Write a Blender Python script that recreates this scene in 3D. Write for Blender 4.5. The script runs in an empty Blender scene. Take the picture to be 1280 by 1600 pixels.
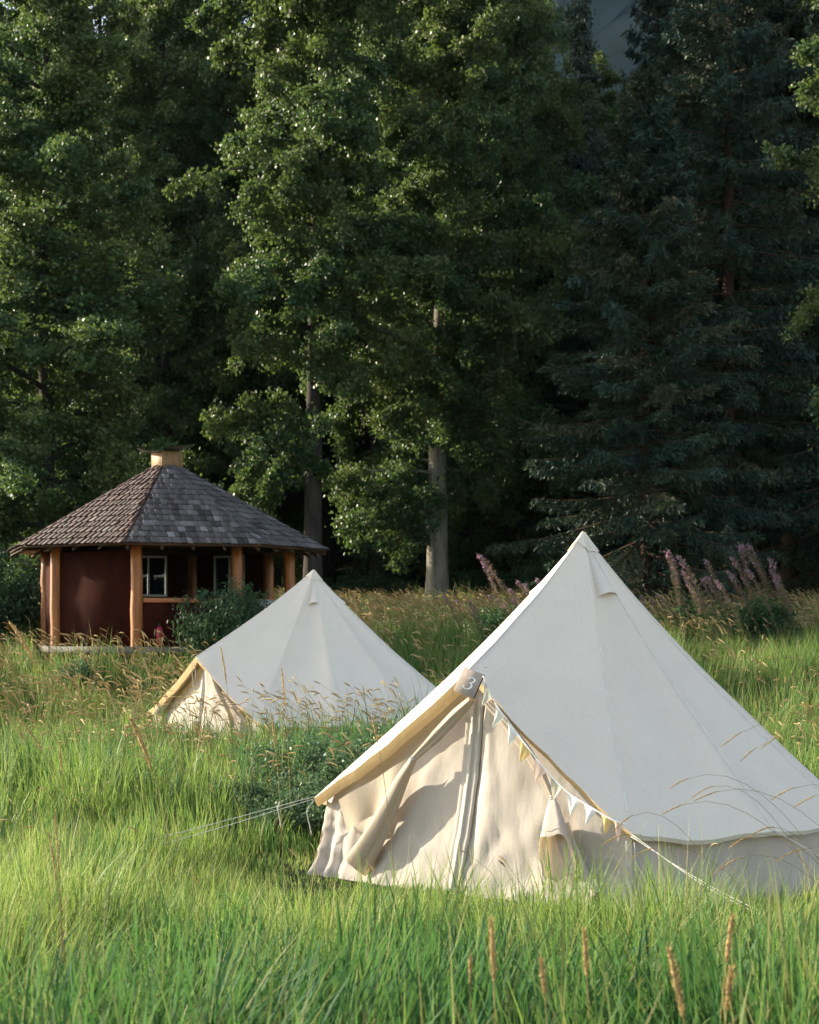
import bpy, math, random
import numpy as np
from mathutils import Vector, Matrix

PI = math.pi
R = math.radians
random.seed(7)
rng = np.random.default_rng(7)
scene = bpy.context.scene
COL = scene.collection

# ------------------------------------------------------------------ camera
F = 2667.0            # focal length in photo pixels (1280 wide)
EYE = 2.15            # eye height above the ground under the tents
HZ = 980.0            # photo row of the horizon
cam_d = bpy.data.cameras.new('camera')
cam = bpy.data.objects.new('camera', cam_d)
COL.objects.link(cam)
cam.location = (0, 0, EYE)
cam.rotation_euler = (R(90), 0, 0)
cam_d.sensor_fit = 'HORIZONTAL'
cam_d.sensor_width = 24.0
cam_d.lens = 50.0
cam_d.shift_y = (HZ - 800.0) / 1280.0
cam_d.clip_start = 0.05
cam_d.clip_end = 4000
cam_d.dof.use_dof = True
cam_d.dof.focus_distance = 13.6
cam_d.dof.aperture_fstop = 5.0
scene.camera = cam

# ------------------------------------------------------------------ light
HAZE = 0.00003
SUN_AZ = 112.0        # degrees from the direction of the camera round to the left
SUN_EL = 18.0
sa, se = R(SUN_AZ), R(SUN_EL)
SUN = Vector((-math.sin(sa) * math.cos(se), -math.cos(sa) * math.cos(se), math.sin(se)))
world = bpy.data.worlds.new('World')
scene.world = world
world.use_nodes = True
wn = world.node_tree.nodes
sky = wn.new('ShaderNodeTexSky')
sky.sky_type = 'NISHITA'
sky.sun_disc = False
sky.sun_elevation = se
sky.sun_rotation = math.atan2(SUN.x, SUN.y)
sky.air_density = 1.0
sky.dust_density = 1.5
hs = wn.new('ShaderNodeHueSaturation')
hs.inputs['Saturation'].default_value = 0.66
world.node_tree.links.new(sky.outputs[0], hs.inputs['Color'])
world.node_tree.links.new(hs.outputs[0], wn['Background'].inputs[0])
wn['Background'].inputs[1].default_value = 0.13
sun_d = bpy.data.lights.new('sun', 'SUN')
sun_d.energy = 4.2
sun_d.angle = R(0.55)
sun_d.color = (1.0, 0.89, 0.70)
sun_o = bpy.data.objects.new('sun', sun_d)
COL.objects.link(sun_o)
sun_o.rotation_euler = SUN.to_track_quat('Z', 'Y').to_euler()
scene.view_settings.view_transform = 'Standard'
scene.view_settings.look = 'None'
scene.view_settings.exposure = 1.6
scene.view_settings.gamma = 1.0
cy = scene.cycles
cy.max_bounces = 6
cy.diffuse_bounces = 2
cy.glossy_bounces = 2
cy.transmission_bounces = 3
cy.transparent_max_bounces = 4
cy.volume_bounces = 0
cy.caustics_reflective = False
cy.caustics_refractive = False
cy.sample_clamp_indirect = 4.0
cy.use_denoising = True
cy.denoiser = 'OPENIMAGEDENOISE'
cy.denoising_input_passes = 'RGB_ALBEDO_NORMAL'
cy.denoising_prefilter = 'NONE'

# ------------------------------------------------------------------ helpers
def at(px, py, Y):
    """the point at depth Y that the photo shows at (px, py)"""
    return Vector(((px - 640.0) / F * Y, Y, EYE - (py - HZ) / F * Y))

def vnoise(x, y, seed=0):
    x = np.asarray(x, float); y = np.asarray(y, float)
    xi = np.floor(x).astype(np.int64); yi = np.floor(y).astype(np.int64)
    xf = x - xi; yf = y - yi
    u = xf * xf * (3 - 2 * xf); v = yf * yf * (3 - 2 * yf)
    def h(a, b):
        n = (a * 374761393 + b * 668265263 + seed * 1442695041) & 0x7fffffff
        n = ((n ^ (n >> 13)) * 1274126177) & 0x7fffffff
        n = n ^ (n >> 16)
        return (n & 0xffff) / 65535.0
    return (h(xi, yi) * (1 - u) + h(xi + 1, yi) * u) * (1 - v) + (h(xi, yi + 1) * (1 - u) + h(xi + 1, yi + 1) * u) * v

def fbm(x, y, seed=0, n=3):
    s = 0; a = 0.5; tot = 0
    for i in range(n):
        s = s + a * vnoise(np.asarray(x) * 2 ** i, np.asarray(y) * 2 ** i, seed + i); tot += a; a *= .5
    return s / tot

def tag(o, label=None, cat=None, group=None, kind=None):
    if label: o['label'] = label
    if cat: o['category'] = cat
    if group: o['group'] = group
    if kind: o['kind'] = kind
    return o

def thing(name, loc, label, cat, group=None):
    o = bpy.data.objects.new(name, None)
    COL.objects.link(o)
    o.empty_display_size = 0.1
    o.location = loc
    return tag(o, label, cat, group)

def np_mesh(name, V, faces, mat, parent=None, attrs=None, smooth=False):
    """V (n,3); faces: list of integer arrays (m,k); coordinates are world ones minus the parent's location"""
    V = np.asarray(V, dtype=np.float64)
    if parent is not None:
        off = np.array(parent.location)
        p = parent.parent
        while p is not None:
            off = off + np.array(p.location); p = p.parent
        V = V - off
    me = bpy.data.meshes.new(name)
    me.vertices.add(len(V))
    me.vertices.foreach_set('co', V.astype(np.float32).ravel())
    faces = [np.asarray(f, dtype=np.int32) for f in faces if len(f)]
    loops = np.concatenate([f.ravel() for f in faces])
    tot = np.concatenate([np.full(len(f), f.shape[1], dtype=np.int32) for f in faces])
    start = np.concatenate([[0], np.cumsum(tot)[:-1]]).astype(np.int32)
    me.loops.add(len(loops))
    me.loops.foreach_set('vertex_index', loops)
    me.polygons.add(len(tot))
    me.polygons.foreach_set('loop_start', start)
    me.polygons.foreach_set('loop_total', tot)
    if smooth:
        me.polygons.foreach_set('use_smooth', np.ones(len(tot), dtype=bool))
    for k, a in (attrs or {}).items():
        at_ = me.attributes.new(k, 'FLOAT', 'POINT')
        at_.data.foreach_set('value', np.asarray(a, dtype=np.float32))
    me.update(calc_edges=True)
    if mat: me.materials.append(mat)
    o = bpy.data.objects.new(name, me)
    COL.objects.link(o)
    if parent is not None: o.parent = parent
    return o

class MB:
    """collects boxes, tubes and sheets; build() links them as ONE mesh"""
    def __init__(s):
        s.v = []; s.f = []; s.a = []; s.cur = 0.5
    def add(s, vs, fs):
        b = len(s.v)
        s.v += [tuple(p) for p in vs]
        s.a += [s.cur] * len(vs)
        s.f += [tuple(i + b for i in f) for f in fs]
    def box(s, c, size, rot=None, bev=0.0):
        hx, hy, hz = [d / 2 for d in size]
        if bev <= 0:
            vs = [Vector((x * hx, y * hy, z * hz)) for z in (-1, 1) for y in (-1, 1) for x in (-1, 1)]
            fs = [(0, 2, 3, 1), (4, 5, 7, 6), (0, 1, 5, 4), (2, 6, 7, 3), (0, 4, 6, 2), (1, 3, 7, 5)]
        else:
            b = min(bev, hx * .9, hy * .9, hz * .9)
            ring = lambda z, i: [Vector((x, y, z)) for x, y in ((-hx + i, -hy + i + 0), (hx - i, -hy + i), (hx - i, hy - i), (-hx + i, hy - i))]
            o8 = lambda z: [Vector((x, y, z)) for x, y in ((-hx + b, -hy), (hx - b, -hy), (hx, -hy + b), (hx, hy - b), (hx - b, hy), (-hx + b, hy), (-hx, hy - b), (-hx, -hy + b))]
            i8 = lambda z: [Vector((x, y, z)) for x, y in ((-hx + b, -hy + b), (hx - b, -hy + b), (hx - b, -hy + b), (hx - b, hy - b), (hx - b, hy - b), (-hx + b, hy - b), (-hx + b, hy - b), (-hx + b, -hy + b))]
            vs = i8(-hz) + o8(-hz + b) + o8(hz - b) + i8(hz)
            fs = []
            for k in range(3):
                for j in range(8):
                    fs.append((k * 8 + j, k * 8 + (j + 1) % 8, (k + 1) * 8 + (j + 1) % 8, (k + 1) * 8 + j))
            fs.append((7, 5, 3, 1)); fs.append((24, 26, 28, 30))
        if rot is not None: vs = [rot @ p for p in vs]
        c = Vector(c)
        s.add([p + c for p in vs], fs)
    def tube(s, pts, rad, n=8, cap=True, flat=1.0):
        pts = [Vector(p) for p in pts]
        if not hasattr(rad, '__len__'): rad = [rad] * len(pts)
        vs = []; up = None
        for i, p in enumerate(pts):
            d = (pts[min(i + 1, len(pts) - 1)] - pts[max(i - 1, 0)]).normalized()
            if up is None:
                up = Vector((0, 0, 1)) if abs(d.z) < .9 else Vector((1, 0, 0))
            sx = d.cross(up).normalized(); up = sx.cross(d).normalized()
            for j in range(n):
                a = 2 * PI * j / n
                vs.append(p + sx * math.cos(a) * rad[i] + up * math.sin(a) * rad[i] * flat)
        fs = [(i * n + j, i * n + (j + 1) % n, (i + 1) * n + (j + 1) % n, (i + 1) * n + j) for i in range(len(pts) - 1) for j in range(n)]
        if cap:
            fs.append(tuple(range(n))[::-1]); fs.append(tuple((len(pts) - 1) * n + j for j in range(n)))
        s.add(vs, fs)
    def grid(s, rows, closed=False):
        m = len(rows[0]); vs = [p for r in rows for p in r]; fs = []
        for i in range(len(rows) - 1):
            for j in range(m if closed else m - 1):
                k = (j + 1) % m
                fs.append((i * m + j, i * m + k, (i + 1) * m + k, (i + 1) * m + j))
        s.add(vs, fs)
    def build(s, name, mat, parent=None, smooth=False, attr=True):
        by = {}
        for f in s.f: by.setdefault(len(f), []).append(f)
        return np_mesh(name, np.array([tuple(p) for p in s.v]), [np.array(v) for v in by.values()], mat, parent,
                       {'rnd': s.a} if attr else None, smooth)

def curve(pts, n=20):
    """Catmull-Rom through pts"""
    P = [Vector(p) for p in pts]
    P = [P[0] * 2 - P[1]] + P + [P[-1] * 2 - P[-2]]
    out = []
    m = len(P) - 3
    for i in range(n):
        u = i / (n - 1) * m
        k = min(int(u), m - 1); t = u - k
        a, b, c, d = P[k:k + 4]
        out.append(.5 * ((2 * b) + (c - a) * t + (2 * a - 5 * b + 4 * c - d) * t * t + (3 * b - a - 3 * c + d) * t ** 3))
    return out

def copy_tree(root, loc, rz=0.0, sc=1.0, label=None, group=None):
    c = root.copy(); COL.objects.link(c)
    c.location = loc; c.rotation_euler = (0, 0, rz)
    c.scale = sc if hasattr(sc, '__len__') else (sc, sc, sc)
    if label: c['label'] = label
    if group: c['group'] = group
    for ch in list(root.children):
        d = ch.copy(); COL.objects.link(d); d.parent = c
        for g in list(ch.children):
            e = g.copy(); COL.objects.link(e); e.parent = d
    return c

# ------------------------------------------------------------------ materials
class NT:
    def __init__(s, name):
        s.m = bpy.data.materials.new(name); s.m.use_nodes = True
        s.t = s.m.node_tree; s.n = s.t.nodes
        s.b = s.n['Principled BSDF']; s.out = s.n['Material Output']
    def new(s, k, **kw):
        x = s.n.new(k)
        for a, v in kw.items(): setattr(x, a, v)
        return x
    def link(s, a, b): s.t.links.new(a, b)
    def ramp(s, fac, stops):
        r = s.new('ShaderNodeValToRGB'); e = r.color_ramp.elements
        while len(e) < len(stops): e.new(0.5)
        for i, (p, c) in enumerate(stops):
            e[i].position = p; e[i].color = (*c, 1)
        s.link(fac, r.inputs[0]); return r.outputs[0]
    def noise(s, scale, detail=3, coord='Object', rough=.55, stretch=None):
        tc = s.new('ShaderNodeTexCoord'); src = tc.outputs[coord]
        if stretch:
            mp = s.new('ShaderNodeMapping'); mp.inputs['Scale'].default_value = stretch
            s.link(src, mp.inputs[0]); src = mp.outputs[0]
        n = s.new('ShaderNodeTexNoise'); n.inputs['Scale'].default_value = scale
        n.inputs['Detail'].default_value = detail; n.inputs['Roughness'].default_value = rough
        s.link(src, n.inputs['Vector']); return n.outputs[0]
    def attr(s, name):
        a = s.new('ShaderNodeAttribute'); a.attribute_name = name; return a.outputs['Fac']
    def mix(s, f, a, b, mode='MIX'):
        x = s.new('ShaderNodeMix', data_type='RGBA', blend_type=mode)
        for i, v in ((0, f), (6, a), (7, b)):
            if hasattr(v, 'links'): s.link(v, x.inputs[i])
            elif i == 0: x.inputs[0].default_value = v
            else: x.inputs[i].default_value = (*v, 1)
        return x.outputs[2]
    def math(s, op, a, b=0.0):
        x = s.new('ShaderNodeMath', operation=op)
        for i, v in enumerate((a, b)):
            if hasattr(v, 'links'): s.link(v, x.inputs[i])
            else: x.inputs[i].default_value = v
        return x.outputs[0]
    def bump(s, h, strength=.3, dist=.01):
        b = s.new('ShaderNodeBump'); b.inputs['Strength'].default_value = strength; b.inputs['Distance'].default_value = dist
        s.link(h, b.inputs['Height']); s.link(b.outputs[0], s.b.inputs['Normal']); return b.outputs[0]
    def base(s, c, rough=.6, spec=.3):
        if hasattr(c, 'links'): s.link(c, s.b.inputs['Base Color'])
        else: s.b.inputs['Base Color'].default_value = (*c, 1)
        s.b.inputs['Roughness'].default_value = rough
        s.b.inputs['Specular IOR Level'].default_value = spec
    def translucent(s, c, f, normal=None):
        t = s.new('ShaderNodeBsdfTranslucent')
        if hasattr(c, 'links'): s.link(c, t.inputs[0])
        else: t.inputs[0].default_value = (*c, 1)
        if normal is not None: s.link(normal, t.inputs['Normal'])
        mx = s.new('ShaderNodeMixShader'); mx.inputs[0].default_value = f
        s.link(s.b.outputs[0], mx.inputs[1]); s.link(t.outputs[0], mx.inputs[2]); s.link(mx.outputs[0], s.out.inputs[0])

def mat_leaf(name, stops, tr, trf=.35, rough=.38, spec=.5, patch=None):
    n = NT(name)
    c = n.ramp(n.attr('rnd'), stops)
    if patch:
        pn = n.noise(patch[0], 2)
        c = n.mix(n.ramp(pn, [(.42, (0, 0, 0)), (.62, (1, 1, 1))]), c, n.mix(.75, c, patch[1]))
    n.base(c, rough, spec)
    n.translucent(n.mix(.5, c, tr), trf)
    return n.m

def mat_wood(name, a, b, scale=6, stretch=(1, 1, .12), rough=.55, spec=.3, bump=.25):
    n = NT(name)
    f = n.noise(scale, 5, stretch=stretch, rough=.65)
    n.base(n.ramp(f, [(.3, a), (.7, b)]), rough, spec)
    n.bump(f, bump, .01)
    return n.m

def mat_plain(name, c, rough=.5, spec=.3, metal=0.0, var=.12, scale=8):
    n = NT(name)
    f = n.noise(scale, 3)
    d = tuple(x * (1 - var) for x in c); e = tuple(min(1, x * (1 + var)) for x in c)
    n.base(n.ramp(f, [(.3, d), (.7, e)]), rough, spec)
    n.b.inputs['Metallic'].default_value = metal
    return n.m

def mat_canvas(name, c, trc, trf, mott=.05):
    n = NT(name)
    f = n.noise(2.2, 4)
    f2 = n.noise(120, 2)
    col = n.ramp(f, [(.3, tuple(x * (1 - mott) for x in c)), (.7, c)])
    col = n.mix(.45, col, n.ramp(f2, [(.35, tuple(x * .78 for x in c)), (.65, tuple(min(1, x * 1.1) for x in c))]))
    n.base(col, .9, .1)
    crease = n.noise(9, 4, stretch=(1, 1, .35))
    h = n.math('ADD', n.math('MULTIPLY', crease, 1.0), n.math('MULTIPLY', f2, .10))
    nb = n.bump(h, .35, .02)
    n.translucent(trc, trf, nb)
    return n.m

M = {}
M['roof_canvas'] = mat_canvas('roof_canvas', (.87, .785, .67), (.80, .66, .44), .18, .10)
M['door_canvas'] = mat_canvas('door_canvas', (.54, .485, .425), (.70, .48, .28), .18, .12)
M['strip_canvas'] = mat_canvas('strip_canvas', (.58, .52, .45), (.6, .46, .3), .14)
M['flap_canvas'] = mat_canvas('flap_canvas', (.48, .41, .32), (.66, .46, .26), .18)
M['glow_tinted_valance'] = mat_canvas('glow_tinted_valance', (.72, .56, .32), (.85, .58, .22), .42)  # yellow glow of backlit cloth is mixed into the base colour
M['seam'] = mat_plain('seam', (.74, .70, .64), .9, .1)
M['rope'] = mat_plain('rope', (.56, .54, .50), .8, .15)
M['pole'] = mat_plain('pole', (.35, .35, .36), .4, .5, .9)
M['soil'] = None
n = NT('meadow_soil')
f = n.noise(.35, 5); g = n.noise(9, 5)
c = n.mix(n.ramp(f, [(.35, (0, 0, 0)), (.65, (1, 1, 1))]), (.014, .016, .007), (.03, .026, .013))
n.base(n.mix(g, c, (.015, .024, .007)), .95, .1)
n.bump(g, .8, .05)
M['soil'] = n.m
M['grass'] = mat_leaf('grass_blades', [(0, (.03, .09, .028)), (.3, (.075, .17, .042)), (.6, (.13, .24, .058)), (.85, (.25, .33, .095)), (1, (.44, .34, .17))],
                      (.34, .44, .08), .40, .5, .22)
M['grass_dark'] = mat_leaf('reed_blades', [(0, (.018, .065, .03)), (.5, (.036, .115, .042)), (.85, (.075, .17, .05)), (1, (.24, .24, .09))],
                           (.16, .32, .06), .34, .6, .12)
M['straw'] = mat_leaf('dry_seed_heads', [(0, (.32, .21, .09)), (.5, (.46, .33, .15)), (1, (.58, .46, .24))], (.55, .38, .14), .3, .7, .15)
M['stalk'] = mat_leaf('dry_stalks', [(0, (.16, .15, .05)), (.5, (.26, .22, .08)), (1, (.36, .27, .11))], (.4, .33, .1), .25, .6, .2)
M['poplar_leaf'] = mat_leaf('poplar_leaves', [(0, (.017, .048, .021)), (.45, (.038, .088, .032)), (.8, (.072, .132, .042)), (.97, (.14, .17, .055)), (1, (.26, .2, .07))],
                            (.20, .31, .06), .32, .48, .34, (.28, (.10, .115, .03)))
M['pale_leaf'] = mat_leaf('pale_leaves', [(0, (.055, .085, .06)), (.5, (.085, .125, .085)), (1, (.14, .17, .11))], (.14, .2, .1), .25, .4, .5)
M['spruce_needle'] = mat_leaf('spruce_needles', [(0, (.012, .038, .028)), (.5, (.034, .076, .054)), (.85, (.068, .12, .075)), (.95, (.11, .115, .055)), (1, (.19, .15, .075))],
                              (.05, .08, .03), .14, .55, .3, (.45, (.05, .058, .024)))
M['shrub_leaf'] = mat_leaf('shrub_leaves', [(0, (.022, .062, .026)), (.5, (.042, .10, .036)), (1, (.08, .15, .045))], (.13, .24, .05), .3, .42, .4)
M['bush_dark'] = mat_leaf('dark_bush_leaves', [(0, (.016, .044, .020)), (.5, (.03, .068, .030)), (1, (.055, .10, .038))], (.07, .13, .04), .22, .55, .15)
M['herb_leaf'] = mat_leaf('herb_leaves', [(0, (.045, .105, .045)), (.5, (.08, .15, .065)), (1, (.13, .20, .085))], (.16, .26, .1), .3, .5, .3)
M['pink'] = mat_leaf('fireweed_petals', [(0, (.22, .14, .17)), (.6, (.30, .20, .24)), (1, (.32, .25, .24))], (.5, .25, .4), .35, .6, .2)
M['seedpod'] = mat_leaf('fireweed_pods', [(0, (.18, .15, .08)), (.6, (.27, .20, .14)), (1, (.34, .24, .21))], (.3, .2, .12), .25, .7, .2)
M['poplar_bark'] = mat_wood('poplar_bark', (.10, .088, .07), (.27, .245, .20), 7, (1, 1, .16), .9, .15, .9)
M['dark_bark'] = mat_wood('dark_bark', (.022, .019, .016), (.07, .06, .05), 8, (1, 1, .2), .9, .12, .8)
M['spruce_bark'] = mat_wood('spruce_bark', (.035, .024, .018), (.11, .066, .045), 12, (1, 1, .35), .9, .12, .9)

# ------------------------------------------------------------------ terrain
_py = np.array([-30, 0, 5, 8, 11, 13.5, 17, 24, 29, 32, 34, 36, 40, 46, 52, 60, 75, 100, 160, 300, 1000])
_pz = np.array([.75, .62, .48, .28, .08, 0., 0., .04, .10, .50, 1.02, 1.36, 1.6, 1.98, 2.25, 2.55, 3.1, 4.5, 7, 10, 12])
T3 = Vector((1.55, 15.2, 0.0))
T2 = Vector((-1.60, 28.5, 0.11))
GZ = Vector((-5.40, 38.0, 1.74))
def ground_z(x, y):
    x = np.asarray(x, float); y = np.asarray(y, float)
    z = np.interp(y, _py, _pz)
    amp = np.ones_like(z)
    for c, r in ((T3, 3.4), (T2, 3.2)):
        d = np.hypot(x - c.x, y - c.y)
        amp = np.minimum(amp, np.clip((d - r) / 1.5, .08, 1))
    und = (fbm(x / 3.1 + 5, y / 2.3 + 2, 3, 2) - .5) * .42 + (fbm(x / 11., y / 9., 9, 2) - .5) * .35
    return z + und * amp * np.clip((60 - y) / 20, .3, 1)

xs = np.unique(np.concatenate([np.linspace(-700, -40, 24), np.linspace(-40, 40, 161), np.linspace(40, 700, 24)]))
ys = np.unique(np.concatenate([np.linspace(-60, 0, 10), np.linspace(0, 70, 141), np.linspace(70, 900, 40)]))
gx, gy = np.meshgrid(xs, ys)
gz_ = ground_z(gx, gy)
nx, ny = len(xs), len(ys)
idx = np.arange(nx * ny).reshape(ny, nx)
quads = np.stack([idx[:-1, :-1], idx[:-1, 1:], idx[1:, 1:], idx[1:, :-1]], -1).reshape(-1, 4)
tag(np_mesh('ground', np.stack([gx, gy, gz_], -1).reshape(-1, 3), [quads], M['soil'], smooth=True), 'meadow ground rising to the forest edge', 'ground', kind='structure')

# forested mountainside far behind
n = NT('haze_tinted_forest')
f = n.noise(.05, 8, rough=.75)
n.base(n.ramp(f, [(.35, (.002, .010, .014)), (.6, (.005, .020, .026)), (.8, (.012, .030, .038))]), .95, .1)  # blue of the distant haze is painted into the forest colour
hx = np.linspace(-520, 620, 120); hy = np.linspace(330, 800, 60)
HX, HY = np.meshgrid(hx, hy)
ridge = np.clip(150 + .55 * (HX + 120), 60, 420)
prof = np.clip((HY - 330) / 230, 0, 1)
HZT = 8 + ridge * prof ** .8 + (fbm(HX / 40, HY / 40, 21, 4) - .5) * 50 * prof + (vnoise(HX / 5., HY / 5., 31)) * 9 * prof
idx = np.arange(HX.size).reshape(HX.shape)
quads = np.stack([idx[:-1, :-1], idx[:-1, 1:], idx[1:, 1:], idx[1:, :-1]], -1).reshape(-1, 4)
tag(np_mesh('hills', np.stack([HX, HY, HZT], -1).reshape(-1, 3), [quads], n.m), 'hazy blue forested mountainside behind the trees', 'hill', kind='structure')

# ------------------------------------------------------------------ trees
def tubes_np(segs, n):
    """segs: list of (points(k,3), radii(k)); returns V, quads"""
    Vs = []; Fs = []; base = 0
    for P, rad in segs:
        P = np.asarray(P); k = len(P)
        d = np.gradient(P, axis=0); d /= np.linalg.norm(d, axis=1, keepdims=True) + 1e-9
        up = np.where(np.abs(d[:, 2:3]) < .9, np.array([[0, 0, 1.]]), np.array([[1., 0, 0]]))
        if abs(d[0, 2]) >= .7: up = np.tile([[1., 0, 0]], (k, 1))
        sx = np.cross(d, up); sx /= np.linalg.norm(sx, axis=1, keepdims=True) + 1e-9
        uy = np.cross(sx, d)
        a = np.arange(n) * 2 * PI / n
        ring = P[:, None, :] + (sx[:, None, :] * np.cos(a)[None, :, None] + uy[:, None, :] * np.sin(a)[None, :, None]) * np.asarray(rad)[:, None, None]
        Vs.append(ring.reshape(-1, 3))
        i = np.arange(k - 1)[:, None] * n + base; j = np.arange(n)[None, :]; j2 = (j + 1) % n
        Fs.append(np.stack([i + j, i + j2, i + n + j2, i + n + j], -1).reshape(-1, 4))
        base += k * n
    return np.concatenate(Vs), np.concatenate(Fs)

def leaves_np(P, size, g, droop=.35, aspect=.78, updir=.3):
    """rhombic leaves with a fold at random attitudes"""
    N = len(P)
    ax = g.normal(size=(N, 3)); ax[:, 2] -= droop * 1.6
    ax /= np.linalg.norm(ax, axis=1, keepdims=True)
    nr = g.normal(size=(N, 3)); nr[:, 2] += updir
    sd = np.cross(ax, nr); sd /= np.linalg.norm(sd, axis=1, keepdims=True) + 1e-9
    L = size * g.uniform(.65, 1.3, N)[:, None]; W = L * aspect * .5
    V = np.stack([P, P + ax * L * .42 + sd * W, P + ax * L, P + ax * L * .42 - sd * W], 1).reshape(-1, 3)
    Fq = np.arange(N * 4).reshape(N, 4)
    rnd = np.repeat(np.clip(g.normal(.45, .24, N), 0, 1), 4)
    return V, Fq, rnd

def poplar_geo(seed, H, rad, z0, nprim, nleaf, r0, size=.10, up=(0, 50), extra=(), lean=(0, 0), top=.35, prof=None, sig=.15):
    g = np.random.default_rng(seed)
    t = np.linspace(0, 1, 14)
    wob = np.cumsum(g.normal(0, .09, (14, 2)), axis=0) * t[:, None]
    trunk = np.stack([lean[0] * t * H + wob[:, 0], lean[1] * t * H + wob[:, 1], t * H - .4], 1)
    rt = r0 * (1 - t) ** 1.15 + .02; rt[0] *= 1.3
    tr = lambda h: np.array([np.interp(h, trunk[:, 2], trunk[:, i]) for i in range(3)])
    big = [(trunk, rt)]; mid = []; thin = []
    anchors = []; wts = []
    specs = []
    for i in range(nprim):
        fr = (i + g.random()) / nprim
        h = z0 + (H * .97 - z0) * fr
        if prof is None: pf = (.55 + .45 * math.sin(PI * min(1, fr * .75 + .2))) * (1 - fr) ** top
        else: pf = prof(fr)
        specs.append((h, i * 2.39996 + g.normal(0, .35), rad * pf * g.uniform(.55, 1.2), R(np.interp(fr, [0, 1], up) + g.normal(0, 9)), 1.0))
    specs += [(h, R(az), L, R(el), w) for h, az, L, el, w in extra]
    for h, az, L, el, w in specs:
        o = tr(h)
        d = np.array([-math.sin(az) * math.cos(el), -math.cos(az) * math.cos(el), math.sin(el)])
        s = np.linspace(0, 1, 7)
        sag = -.22 * L * s ** 2 + .06 * L * s ** 3
        side = np.cross(d, [0, 0, 1.]); side /= np.linalg.norm(side) + 1e-9
        P = o + d * L * s[:, None] + np.array([0, 0, 1]) * sag[:, None] + side * (np.cumsum(g.normal(0, .05 * L, 7)) * s)[:, None]
        mid.append((P, np.linspace(.018 * L + .015, .008, 7)))
        ns = max(5, int(L * 4.2))
        for k in range(ns):
            tt = g.uniform(.06, 1.0)
            b = np.array([np.interp(tt, s, P[:, q]) for q in range(3)])
            dd = d * g.uniform(.3, 1.0) + g.normal(0, .65, 3); dd[2] -= .15
            dd /= np.linalg.norm(dd)
            l2 = L * g.uniform(.16, .42) * (1.15 - .5 * tt) + .25
            s2 = np.linspace(0, 1, 4)
            Q = b + dd * l2 * s2[:, None] + np.array([0, 0, -1]) * (.22 * l2 * s2 ** 2)[:, None]
            thin.append((Q, np.array([.012, .009, .006, .003])))
            na = max(3, int(l2 * 7))
            u = g.uniform(.15, 1.05, na)
            A = np.stack([np.interp(u, s2, Q[:, q]) for q in range(3)], 1)
            anchors.append(A); wts.append(np.full(na, w * math.exp(g.normal(0, .85))))
    A = np.concatenate(anchors); w = np.concatenate(wts); w /= w.sum()
    pick = g.choice(len(A), nleaf, p=w)
    Pl = A[pick] + g.normal(0, sig, (nleaf, 3)) * np.array([1, 1, .8])
    keep = Pl[:, 2] > .15
    LV, LF, rn = leaves_np(Pl[keep], size, g)
    cl = (np.repeat(pick[keep], 4) * 7919 % 97) / 97.0
    rn = np.clip(rn + (cl - .5) * .3, 0, 1)
    v1, f1 = tubes_np(big, 14); v2, f2 = tubes_np(mid, 6); v3, f3 = tubes_np(thin, 3)
    V = np.concatenate([v1, v2, v3]); Fs = np.concatenate([f1, f2 + len(v1), f3 + len(v1) + len(v2)])
    return V, Fs, LV, LF, rn

def make_tree(name, geo, bark, leaf, label, cat, group=None):
    V, Fs, LV, LF, rn = geo
    root = thing(name, (0, 0, 0), label, cat, group)
    np_mesh('trunk', V, [Fs], bark, root, {'rnd': np.full(len(V), .5)}, smooth=True)
    np_mesh('crown', LV, [LF], leaf, root, {'rnd': rn})
    return root

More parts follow.
